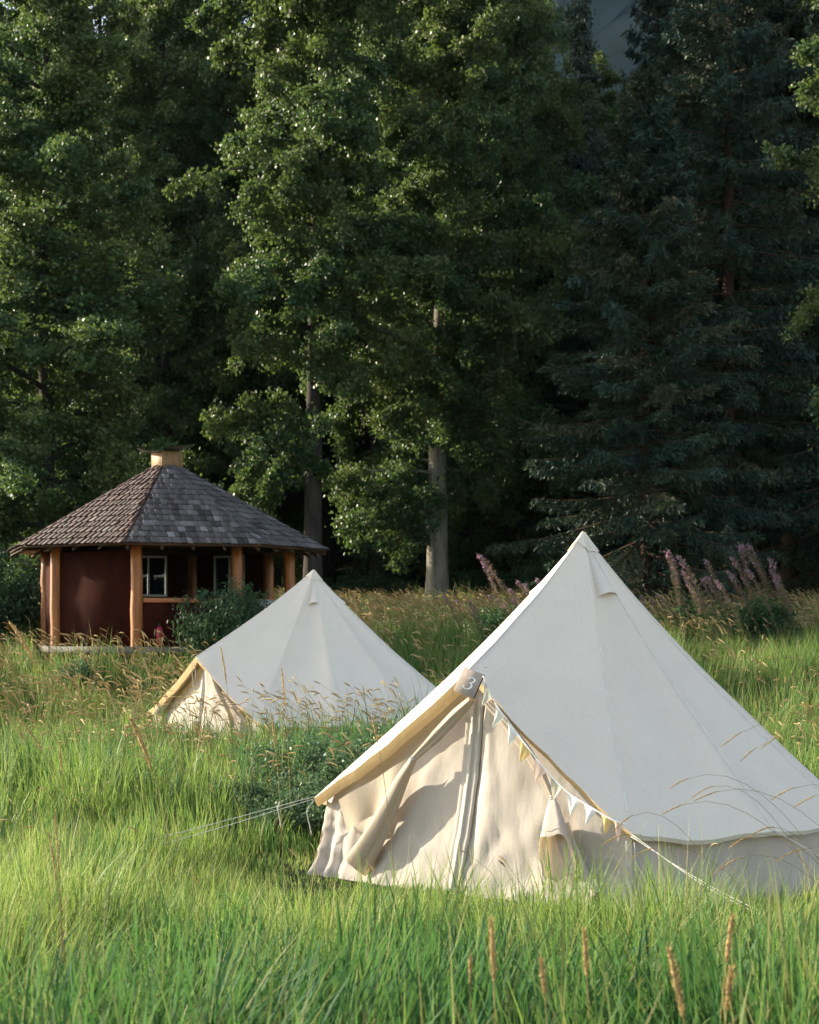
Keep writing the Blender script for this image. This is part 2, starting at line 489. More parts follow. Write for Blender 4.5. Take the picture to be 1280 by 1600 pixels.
def spruce_geo(seed, H, rad, z0, r0, sliver=.20, dens=1.0, gap=0.0, top=1.0):
    g = np.random.default_rng(seed)
    t = np.linspace(0, 1, 12)
    trunk = np.stack([g.normal(0, .02, 12).cumsum(), g.normal(0, .02, 12).cumsum(), t * H - .4], 1)
    rt = r0 * (1 - t) ** .9 + .015; rt[0] *= 1.3
    mid = []; SV = []; SR = []
    z = z0; az0 = 0
    while z < H * .985:
        fr = (z - z0) / (H - z0)
        for k in range(g.integers(5, 9)):
            if g.random() < gap: continue
            L = rad * ((1 - fr) ** .78) * g.uniform(.6, 1.12) * (1 if fr > .06 else .75) + .12
            az = az0 + k * 2 * PI / 5.3 + g.normal(0, .25)
            el = R(np.interp(fr, [0, .6, 1], [-14, 4, 38]) + g.normal(0, 6))
            d = np.array([-math.sin(az) * math.cos(el), -math.cos(az) * math.cos(el), math.sin(el)])
            s = np.linspace(0, 1, 6)
            P = np.array([0, 0, z]) + d * L * s[:, None] + np.array([0, 0, 1]) * (L * (-.18 * s ** 1.5 + .16 * s ** 3))[:, None]
            mid.append((P, np.linspace(.012 * L + .01, .005, 6)))
            nt = int((6 + L * 10) * dens)
            tt = g.uniform(.12, 1, nt)
            b = np.stack([np.interp(tt, s, P[:, q]) for q in range(3)], 1)
            side = np.array([-d[1], d[0], 0]); side /= np.linalg.norm(side) + 1e-9
            sg = g.choice([-1, 1], nt)
            hang = g.uniform(.25, 1.3) * (1 - .5 * fr)
            dd = side[None] * sg[:, None] * g.uniform(.35, .9, nt)[:, None] + d[None] * g.uniform(.25, .8, nt)[:, None] + np.array([0, 0, -1])[None] * (hang * g.uniform(.4, 1.2, nt))[:, None]
            dd /= np.linalg.norm(dd, axis=1, keepdims=True)
            tl = (.26 + .42 * L / max(rad, 1)) * g.uniform(.6, 1.2, nt) * (1.15 - .7 * tt)
            brown = g.random() < .10
            m = 9
            u = np.tile(np.linspace(.05, 1, m), nt)
            bb = np.repeat(b, m, 0); DD = np.repeat(dd, m, 0); TL = np.repeat(tl, m)
            C = bb + DD * (TL * u)[:, None] + np.array([0, 0, -1]) * (TL * .25 * u ** 2)[:, None]
            sd = DD * .9 + g.normal(0, .55, (nt * m, 3)); sd[:, 2] -= .2
            sd /= np.linalg.norm(sd, axis=1, keepdims=True)
            wv = np.cross(sd, g.normal(0, 1, (nt * m, 3))); wv /= np.linalg.norm(wv, axis=1, keepdims=True) + 1e-9
            l = (sliver * g.uniform(.5, 1.1, nt * m))[:, None]; w = sliver * .10
            q = np.stack([C - wv * w * .5, C + sd * l * .5 - wv * w, C + sd * l, C + sd * l * .5 + wv * w], 1)
            SV.append(q.reshape(-1, 3))
            r = np.clip(g.normal(.38 if not brown else .93, .2 if not brown else .06, nt * m), 0, 1)
            SR.append(np.repeat(r, 4))
        z += np.interp(fr, [0, 1], [.50, .26]) * g.uniform(.8, 1.2); az0 += 1.1
    for k in range(14):   # dead lower twigs
        a = g.uniform(0, 2 * PI); zz = g.uniform(.8, max(1.2, z0 + 1)); L = g.uniform(.3, 1.2)
        mid.append((np.array([[0, 0, zz], [-math.sin(a) * L, -math.cos(a) * L, zz - .2 * L]]), np.array([.015, .004])))
    v1, f1 = tubes_np([(trunk, rt)], 12); v2, f2 = tubes_np(mid, 4)
    LV = np.concatenate(SV)
    return np.concatenate([v1, v2]), np.concatenate([f1, f2 + len(v1)]), LV, np.arange(len(LV)).reshape(-1, 4), np.concatenate(SR)

def gpos(px, Y, dz=0.0):
    x = (px - 640) / F * Y
    return Vector((x, Y, float(ground_z(x, Y)) + dz))

def place(root, px, Y, rz=0, sc=1.0):
    root.location = gpos(px, Y); root.rotation_euler = (0, 0, rz)
    root.scale = sc if hasattr(sc, '__len__') else (sc,) * 3

# front deciduous trees
fullprof = lambda fr: (.72 + .28 * math.sin(PI * min(1, fr + .25))) * (1 - fr) ** .3
pa = make_tree('poplar_tree', poplar_geo(11, 27, 4.2, 6.3, 70, 270000, .38, size=.122,
      extra=((2.9, 78, 3.0, 14, 1.5), (3.5, 55, 2.7, 8, 1.3), (4.2, 95, 2.9, 12, 1.4), (4.8, 70, 3.3, 8, 1.4), (3.9, 20, 1.8, 5, .5), (5.2, 110, 2.6, 12, 1.1), (5.6, -60, 2.2, 5, .8), (5.0, -95, 1.7, -5, .7), (8.2, 10, 2.6, 8, .8), (9.0, 22, 2.0, 18, 1.0), (10.3, -4, 2.2, 14, 1.2), (7.4, -12, 1.8, 12, .9), (9.6, -25, 2.8, 8, .8), (11.2, 20, 2.8, 8, .8), (13, -10, 2.8, 8, .8), (15, 15, 2.6, 10, .8), (17, -15, 2.6, 10, .8))),
      M['poplar_bark'], M['poplar_leaf'], 'tall leafy poplar with the pale sunlit trunk standing bare at the forest edge', 'tree')
place(pa, 683, 56)
pb = make_tree('poplar_tree', poplar_geo(23, 30, 4.1, 9.0, 68, 250000, .30, size=.122, top=.3,
      extra=((5.2, 60, 2.6, 10, 1.3), (6.4, 95, 3.0, 6, 1.2), (7.4, -40, 2.4, 4, .9), (6.0, -10, 1.6, 10, .8), (7.8, -100, 2.7, 8, .9), (4.3, 100, 2.4, 8, 1.2), (8.6, -18, 2.2, 5, .9), (10.2, 12, 2.4, 5, 1.0), (11.8, -14, 2.4, 5, 1.0), (13.4, 16, 2.5, 6, 1.0), (15, -8, 2.4, 8, .9))),
      M['dark_bark'], M['poplar_leaf'], 'tall poplar with a long dark bare trunk rising behind the small tent', 'tree')
place(pb, 489, 52.5)
pc = make_tree('poplar_tree', poplar_geo(37, 25, 4.5, 1.4, 96, 320000, .26, size=.122, prof=fullprof, up=(8, 50)),
      M['dark_bark'], M['poplar_leaf'], 'bright green leafy tree right behind the wooden pavilion roof', 'tree')
place(pc, 262, 64.5, 0, (1.05, 1.05, 1.15))
copy_tree(pc, gpos(72, 50), 2.1, (1.05, 1.05, .93), 'bushy green tree at the left edge, between the pavilion and the corner of sky')
copy_tree(pb, gpos(385, 67), 1.2, (1.1, 1.1, .93), 'dark poplar between the pavilion chimney and the long bare trunk')
copy_tree(pc, gpos(812, 64), 2.6, (1.0, 1.0, 1.1), 'shaded poplar between the pale trunk and the spruces')
copy_tree(pb, gpos(592, 67), 3.3, (1.15, 1.15, 1.0), 'shaded poplar in the gap between the pale trunk and the long dark trunk')
copy_tree(pb, gpos(1425, 40), .7, (.78, .78, .72), 'green leafy tree whose branch tips enter at the upper right edge')
pd = make_tree('young_tree', poplar_geo(51, 28.5, 2.7, 3, 76, 60000, .2, size=.15, prof=lambda fr: (1 - fr) ** .85 + .06, up=(18, 66), sig=.17),
      M['dark_bark'], M['pale_leaf'], 'slender pale grey green tree with a pointed top against the hazy hillside', 'tree')
place(pd, 916, 75)

# spruces
sp_a = make_tree('spruce_tree', spruce_geo(61, 19, 4.9, 1.0, .20, dens=1.9, sliver=.26), M['spruce_bark'], M['spruce_needle'],
      'broad spruce with drooping boughs reaching down behind the big tent', 'tree')
place(sp_a, 1010, 50, 0, (.95, .95, .86))
sp_b = make_tree('spruce_tree', spruce_geo(67, 30, 4.3, 4.0, .25, dens=1.5, gap=.10, sliver=.26), M['spruce_bark'], M['spruce_needle'],
      'tall thin spruce with a reddish trunk showing through its gaps', 'tree')
place(sp_b, 1138, 54.5)
copy_tree(sp_b, gpos(1235, 60), 1.4, (1.15, 1.15, 1.0), 'dark spruce standing right of the reddish trunk')
copy_tree(sp_a, gpos(1062, 68), 2.2, (1.15, 1.15, 1.62), 'tall dark spruce behind the broad drooping one')
copy_tree(sp_a, gpos(1350, 57), 3.9, (1.0, 1.0, 1.35), 'dark spruce cut off by the right edge of the photo')
copy_tree(sp_a, gpos(905, 63), 5.0, (.62, .62, .62), 'small spruce in shade left of the broad drooping one')

# rows deep in the wood: they close the view between the front trees
k = 0
gback = np.random.default_rng(5)
for px, Y, kind in ((-190, 70, 0), (-30, 72, 1), (60, 80, 0), (160, 70, 1), (235, 84, 0), (310, 74, 2), (430, 80, 1), (510, 73, 0), (560, 86, 1), (640, 74, 2),
                    (705, 82, 0), (745, 70, 1), (790, 78, 2), (850, 88, 1), (985, 92, 2), (930, 84, 0), (700, 92, 1), (200, 92, 0), (1110, 78, 2), (1180, 70, 2), (1265, 76, 2), (1330, 84, 2), (1420, 70, 2), (1500, 60, 2), (-300, 76, 1),
                    (20, 92, 2), (120, 94, 2), (350, 92, 2), (470, 94, 2), (620, 94, 2), (760, 95, 2)):
    src = (pb, pc, sp_a)[kind]
    top = (29.5 if px < 60 else 32.0) + gback.uniform(-1.5, 1.5)
    if 860 < px < 1040: top = 27
    base_h = (30, 25, 19)[kind]
    # rows nearer the front stay a little lower than the view's top
    s = (gback.uniform(.95, 1.2),) * 2 + (top / base_h * (.9 + .1 * Y / 75),)
    copy_tree(src, gpos(px, Y), gback.uniform(0, 6.28), s, 'dark tree deep in the wood, mostly hidden behind the front trees' if kind < 2 else 'dark conifer deep in the wood, mostly hidden behind the front trees',
              'trees deep in the wood' if kind < 2 else 'conifers deep in the wood')

# ------------------------------------------------------------------ shrubs
def shrub_geo(seed, H, rad, nst, nleaf, size, spread=.9):
    g = np.random.default_rng(seed)
    thin = []; A = []
    for i in range(nst):
        az = g.uniform(0, 2 * PI); tilt = g.uniform(.05, spread) ** .8
        L = H * g.uniform(.6, 1.05)
        d = np.array([math.sin(az) * tilt * rad / H, math.cos(az) * tilt * rad / H, 1.0])
        s = np.linspace(0, 1, 5)
        P = np.array([g.normal(0, rad * .12), g.normal(0, rad * .12), 0]) + d * L * s[:, None] + np.array([0, 0, -1]) * (.25 * tilt * L * s ** 2)[:, None]
        P[:, :2] += np.cumsum(g.normal(0, .03 * L, (5, 2)), 0)
        thin.append((P, np.linspace(.012, .004, 5)))
        for k in range(5):
            tt = g.uniform(.3, 1); b = np.array([np.interp(tt, s, P[:, q]) for q in range(3)])
            dd = g.normal(0, 1, 3); dd[2] = abs(dd[2]) * .6; dd /= np.linalg.norm(dd)
            l2 = L * g.uniform(.12, .3)
            Q = b + dd * l2 * np.linspace(0, 1, 3)[:, None]
            thin.append((Q, np.array([.006, .004, .002])))
            u = g.uniform(0, 1.1, 6)
            A.append(b + dd * l2 * u[:, None])
        u = g.uniform(.2, 1, 5)
        A.append(np.stack([np.interp(u, s, P[:, q]) for q in range(3)], 1))
    A = np.concatenate(A)
    P = A[g.integers(0, len(A), nleaf)] + g.normal(0, .055 * rad + .03, (nleaf, 3))
    P[:, 2] = np.abs(P[:, 2])
    LV, LF, rn = leaves_np(P, size, g, .15, .6, .8)
    V, Fs = tubes_np(thin, 4)
    return V, Fs, LV, LF, rn

def make_shrub(name, geo, leaf, label, cat='shrub', group=None):
    V, Fs, LV, LF, rn = geo
    root = thing(name, (0, 0, 0), label, cat, group)
    np_mesh('stems', V, [Fs], M['dark_bark'], root, {'rnd': np.full(len(V), .5)})
    np_mesh('foliage', LV, [LF], leaf, root, {'rnd': rn})
    return root

s1 = make_shrub('leafy_shrub', shrub_geo(3, 1.9, 1.15, 34, 9000, .085), M['bush_dark'], 'dark leafy shrub growing in front of the open bays of the pavilion')
s1.location = gpos(338, 34.2)
s1.scale = (.85, .7, 1.08)
copy_tree(s1, gpos(392, 34.8), 2.0, (.55, .5, .95), 'slim dark shrub beside the right posts of the pavilion')
copy_tree(s1, gpos(22, 39), 1.1, (1.35, 1.2, 1.05), 'dark green shrub left of the sunlit pavilion post')
copy_tree(s1, gpos(-70, 40.5), 3.0, (1.6, 1.4, 1.5), 'tall dark shrub at the left edge beside the pavilion')
s2 = make_shrub('leafy_shrub', shrub_geo(8, 1.35, .95, 30, 6500, .085), M['shrub_leaf'], 'bright green shrub among the fireweed at the right meadow edge')
s2.location = gpos(1178, 40.5)
s2.scale = (1.05, .9, 1.0)
copy_tree(s2, gpos(1072, 42), 1.0, (.75, .7, .85), 'small green shrub under the fireweed beside the big tent top')
copy_tree(s2, gpos(775, 39), 2.4, (1.0, .9, .75), 'low green shrub under the fireweed left of the big tent top')
for px, Y, rz, s in ((560, 62, 0, (1.5, 1.2, .8)), (620, 61, 2, (1.3, 1.2, .7)), (760, 62, 1, (1.5, 1.2, .9)), (850, 61, 4, (1.6, 1.4, .9)), (1090, 62, 3, (1.6, 1.3, .8)), (1290, 60, 5, (1.6, 1.3, 1.0)), (940, 60, 2.2, (1.4, 1.3, .8))):
    copy_tree(s1, gpos(px, Y), rz, s, 'dark undergrowth bush in the shade under the forest edge', 'undergrowth bushes under the trees')
# pale leafy herbs between the tents
s3 = make_shrub('leafy_herb', shrub_geo(12, .75, .75, 40, 7000, .055, 1.1), M['herb_leaf'], 'low patch of bluish green leafy herbs filling the hollow between the tents', 'herb', 'leafy herbs between the tents')
s3.location = gpos(470, 20.5); s3.scale = (1.2, 1.2, 1.0)
for px, Y, rz, s in ((520, 19.6, 1, 1.0), (565, 19.8, 2.4, 1.1), (425, 19.4, 3.3, .8), (500, 18.0, 4.4, .8), (600, 21.5, .6, 1.0), (545, 21.8, 5.1, 1.1), (455, 17.2, 2.2, .7), (400, 21.5, 1.2, .75), (480, 22.5, .3, .9), (535, 17.4, 3.9, .75), (385, 18.2, 5.5, .6), (620, 23.5, 2.9, 1.0)):
    copy_tree(s3, gpos(px, Y), rz, (s * 1.15, s * 1.15, s * .95))
s4 = copy_tree(s3, gpos(118, 33.6), 1.6, (.6, .6, 1.0), 'grey green thistle like herb in front of the pavilion base')
del s4['group']

# ------------------------------------------------------------------ pavilion
M['log'] = mat_wood('peeled_log', (.14, .042, .010), (.42, .155, .034), 9, (1, 1, .1), .45, .4, .35)
M['red_ply'] = mat_wood('shade_darkened_red_plywood', (.014, .003, .002), (.046, .009, .004), 5, (1, 1, .3), .85, .06, .15)  # red stain darkened further to carry the shade under the eave
M['dark_timber'] = mat_wood('dark_timber', (.035, .018, .01), (.08, .042, .022), 6, (1, 1, .2), .7, .2, .2)
M['rail'] = mat_wood('orange_rail', (.26, .085, .03), (.40, .15, .05), 9, (.15, .15, 1), .5, .3, .2)
M['grey_beam'] = mat_wood('weathered_beam', (.14, .13, .125), (.24, .23, .22), 9, (.2, .2, 1), .8, .2, .3)
M['tan_wood'] = mat_wood('tan_boards', (.16, .09, .035), (.30, .18, .075), 7, (1, 1, .2), .6, .3, .2)
M['sheet'] = mat_plain('weathered_sheet_metal', (.22, .215, .21), .5, .5, .3, .3, 5)
M['window_frame'] = mat_plain('pale_window_frame', (.55, .57, .56), .5, .4)
n = NT('dark_window_glass'); n.base((.012, .016, .02), .06, .6); M['glass'] = n.m
n = NT('cedar_shakes')
c1 = n.ramp(n.attr('rnd'), [(0, (.034, .030, .029)), (.3, (.078, .071, .070)), (.7, (.15, .14, .14)), (1, (.28, .27, .27))])
c2 = n.ramp(n.attr('rnd'), [(0, (.012, .0035, .002)), (.4, (.032, .009, .005)), (.8, (.052, .016, .010)), (1, (.075, .040, .032))])
gr = n.noise(30, 5, stretch=(1, 1, 1), rough=.7)
c = n.mix(n.attr('tone'), c1, c2)
c = n.mix(.35, c, n.mix(gr, (.03, .026, .024), c))
n.base(c, .7, .25); n.bump(gr, .6, .01)
M['shakes'] = n.m

gaz = thing('garden_pavilion', GZ, 'octagonal wooden pavilion with a grey shake roof and log posts', 'pavilion')
RE, RP = 3.62, 2.75
EZ, AZ_ = 3.86, 5.88     # eave and apex heights
th0 = R(-5)
oct_pt = lambda r, k, z: Vector((GZ.x + r * math.sin(th0 + k * PI / 4), GZ.y - r * math.cos(th0 + k * PI / 4), z))
for k in range(8):
    p = oct_pt(RP, k, 0)
    g = np.random.default_rng(80 + k)
    zz = np.linspace(GZ.z - .9, EZ - .02, 10)
    m = MB(); m.tube([(p.x + g.normal(0, .006), p.y + g.normal(0, .006), z) for z in zz], [.122 * (1 + g.normal(0, .025)) for z in zz], 14)
    m.build('post', M['log'], gaz, True)
def bay(k, r=RP):
    a, b = oct_pt(r, k, 0), oct_pt(r, k + 1, 0)
    d = (b - a); L = d.length; d.normalize()
    rot = Matrix.Rotation(math.atan2(d.y, d.x), 3, 'Z')
    return a, b, d, L, rot, (a + b) / 2
def bay_box(m, k, z0, z1, th, u0=0., u1=1., off=0., r=RP, trim=.13):
    a, b, d, L, rot, c = bay(k, r)
    nrm = Vector((d.y, -d.x, 0))
    s0 = max(trim, u0 * L); s1 = min(L - trim, u1 * L)
    cc = a + d * ((s0 + s1) / 2) + nrm * off
    m.box((cc.x, cc.y, (z0 + z1) / 2), (s1 - s0, th, z1 - z0), rot, .004)
# k: bay from post k to post k+1 ; posts at -11+45k degrees; bay -1 is the closed front left one
for k in (6, 7):
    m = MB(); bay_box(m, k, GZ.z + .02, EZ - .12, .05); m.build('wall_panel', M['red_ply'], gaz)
for k in (0, 1, 2):
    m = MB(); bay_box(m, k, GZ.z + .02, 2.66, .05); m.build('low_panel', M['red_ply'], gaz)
    m = MB(); bay_box(m, k, 2.663, 2.755, .13); m.build('rail', M['rail'], gaz)
for k in (3, 4, 5):   # rear bays: low wall, head, and big windows
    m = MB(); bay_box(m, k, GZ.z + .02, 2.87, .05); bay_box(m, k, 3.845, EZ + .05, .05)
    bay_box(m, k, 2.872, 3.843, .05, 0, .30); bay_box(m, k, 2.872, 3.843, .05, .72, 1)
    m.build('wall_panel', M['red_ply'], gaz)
    fm = MB()
    bay_box(fm, k, 2.874, 2.92, .07, .302, .718); bay_box(fm, k, 3.795, 3.84, .07, .302, .718)
    bay_box(fm, k, 2.922, 3.793, .07, .302, .322); bay_box(fm, k, 2.922, 3.793, .07, .698, .718); bay_box(fm, k, 2.922, 3.793, .066, .50, .52)
    fo = fm.build('window', M['window_frame'], gaz)
    gm = MB(); bay_box(gm, k, 2.924, 3.791, .012, .324, .498); bay_box(gm, k, 2.924, 3.791, .012, .522, .696)
    gm.build('pane', M['glass'], fo)
m = MB()
for k in range(8):   # sill beam, top plate
    a, b, d, L, rot, c = bay(k, RP + .06)
    m.box((c.x, c.y, GZ.z - .06), (L + .02, .22, .13), rot, .006)
m.build('base_beam', M['grey_beam'], gaz)
m = MB()
for k in range(8):
    a, b, d, L, rot, c = bay(k, RP - .12)
    m.box((c.x, c.y, GZ.z - .5), (L, .05, .72), rot)
m.build('skirting', M['dark_timber'], gaz)
m = MB()
for k in range(8):
    a, b, d, L, rot, c = bay(k, RP + .02)
    m.box((c.x, c.y, EZ + .10), (L - .04, .16, .17), rot, .006)
m.build('top_plate', M['dark_timber'], gaz)
m = MB(); ring = [oct_pt(RP - .1, k, GZ.z - .01) for k in range(8)]
m.add(ring + [Vector((p.x, p.y, p.z - .06)) for p in ring], [tuple(range(8)), tuple(range(15, 7, -1))] + [(k, 8 + k, 8 + (k + 1) % 8, (k + 1) % 8) for k in range(8)])
m.build('floor_deck', M['dark_timber'], gaz)
# rafters under the eaves
m = MB()
top = Vector((GZ.x, GZ.y, AZ_ - .20))
for k in range(32):
    e = oct_pt(1, 0, 0)
    a = th0 + k * PI / 16
    rr = (RE - .06) * math.cos(PI / 8) / math.cos((k * PI / 16) % (PI / 4) - PI / 8) if k % 4 else RE - .06
    p = Vector((GZ.x + rr * math.sin(a), GZ.y - rr * math.cos(a), EZ - .115))
    m.tube([p, top + (p - top) * .1], .035, 4)
m.build('rafters', M['dark_timber'], gaz)
# roof deck + fascia
m = MB()
ap = Vector((GZ.x, GZ.y, AZ_ - .05))
ring = [oct_pt(RE - .03, k, EZ - .005) for k in range(8)]; ring2 = [oct_pt(RE - .03, k, EZ - .05) for k in range(8)]
m.add(ring + ring2 + [ap, ap - Vector((0, 0, .045))], [(k, (k + 1) % 8, 16) for k in range(8)] + [((k + 1) % 8 + 8, k + 8, 17) for k in range(8)] + [(k, k + 8, (k + 1) % 8 + 8, (k + 1) % 8) for k in range(8)])
roof = m.build('roof', M['dark_timber'], gaz)
g = np.random.default_rng(44)
rise = AZ_ - EZ
for k in range(8):
    a0, a1 = oct_pt(RE, k, EZ), oct_pt(RE, k + 1, EZ)
    mid = (a0 + a1) / 2; apex = Vector((GZ.x, GZ.y, AZ_))
    ux = (a1 - a0).normalized(); up = (apex - mid); SL = up.length; up.normalize(); nr = ux.cross(up).normalized()
    if nr.z < 0: nr = -nr
    half = (a1 - a0).length / 2
    tone0 = .95 if k in (6, 7) else (.12 if k == 0 else .05)
    Vv = []; Ff = []; rn = []; tn = []
    nc = 16; ex = SL / nc
    for c_ in range(nc):
        s0 = c_ * ex
        hw0 = half * (1 - s0 / SL); s1 = min(SL * .985, s0 + ex * 1.45); hw1 = half * (1 - s1 / SL)
        x = -hw0 - g.uniform(0, .08); jc = g.normal(0, .006)
        while x < hw0:
            w = g.uniform(.09, .17); xa = max(x, -hw0); xb = min(x + w - .002, hw0); x += w
            if xb - xa < .015: continue
            j = jc + g.normal(0, .007); lift = .036 + g.normal(0, .0035)
            ta = max(min(xa, hw1), -hw1); tb = max(min(xb, hw1), -hw1)
            b0 = mid + up * (s0 - .02 + j)
            b1 = mid + up * s1
            p = [b0 + ux * xa + nr * lift, b0 + ux * xb + nr * (lift + g.normal(0, .003)), b1 + ux * tb + nr * .006, b1 + ux * ta + nr * .006]
            q = [v - nr * (.019 if i < 2 else .004) for i, v in enumerate(p)]
            b = len(Vv); Vv += [tuple(v) for v in p + q]
            Ff += [(b, b + 1, b + 2, b + 3), (b + 4, b + 5, b + 1, b), (b + 5, b + 6, b + 2, b + 1), (b + 7, b + 4, b, b + 3), (b + 7, b + 6, b + 5, b + 4)]
            rv = min(1, max(0, g.normal(.48, .2))); tv = min(1, max(0, tone0 + g.normal(0, .12)))
            rn += [rv] * 8; tn += [tv] * 8
    np_mesh('shakes', np.array(Vv), [np.array(Ff)], M['shakes'], roof, {'rnd': rn, 'tone': tn})
# smoke vent: tan box with a bent sheet metal cap
vent = MB(); rot = Matrix.Rotation(th0 * -1 + R(12), 3, 'Z')
for dx, dy, sx, sy in ((0, -.245, .52, .03), (0, .245, .52, .03), (-.245, 0, .03, .46), (.245, 0, .03, .46)):
    v = Matrix.Rotation(R(35), 3, 'Z') @ Vector((dx, dy, 0))
    vent.box((GZ.x + v.x, GZ.y + v.y, AZ_ - .03), (sx, sy, .38), Matrix.Rotation(R(35), 3, 'Z'), .004)
vo = vent.build('roof_vent', M['tan_wood'], gaz)
rows = []
for i in range(9):
    u = i / 8 - .5
    rows.append([Vector((GZ.x - .02 + u * 1.22, GZ.y + (v - .5) * .95 - u * .25, AZ_ + .20 + .30 * u * u + .10 * u + (.03 * math.sin(9 * u + 4 * v)) + .035 * (v - .5))) for v in np.linspace(0, 1, 7)])
m = MB(); m.grid(rows); m.grid([[p - Vector((0, 0, .006)) for p in r][::-1] for r in rows])
m.build('vent_cap', M['sheet'], vo, True)
# things at the pavilion
M['red_paint'] = mat_plain('red_paint', (.30, .018, .03), .35, .5)
M['black_plastic'] = mat_plain('black_plastic', (.02, .02, .02), .45, .4)
p = oct_pt(RP + .05, .22, GZ.z); can = thing('red_canister', (p.x, p.y, GZ.z + .008), 'small red canister standing behind the front pavilion post', 'canister')
m = MB(); m.tube([(p.x, p.y, GZ.z + .008 + h) for h in (0, .02, .34, .39, .42)], [.06, .07, .07, .05, .025], 14); m.build('canister_body', M['red_paint'], can, True)
m = MB(); m.tube([(p.x, p.y, GZ.z + .43 + h) for h in (0, .05)], .022, 8); m.box((p.x, p.y - .03, GZ.z + .50), (.03, .14, .02)); m.build('canister_top', M['black_plastic'], can)
M['grey_board'] = mat_wood('pale_grey_board', (.20, .19, .175), (.27, .26, .24), 6, (.3, .3, 1), .8, .2, .1)
M['white_trim'] = mat_plain('white_trim', (.50, .51, .51), .5, .4)
m = MB(); bay_box(m, 1, GZ.z + .10, 2.74, .03, .24, 1., .085, trim=.02); o = m.build('screen_panel', M['grey_board'], gaz); o['label'] = 'pale grey panel closing the right bay below the rail'
m = MB(); bay_box(m, 1, GZ.z + .06, 2.55, .05, .20, .235, .085, trim=.02); m.build('panel_post', M['white_trim'], gaz)

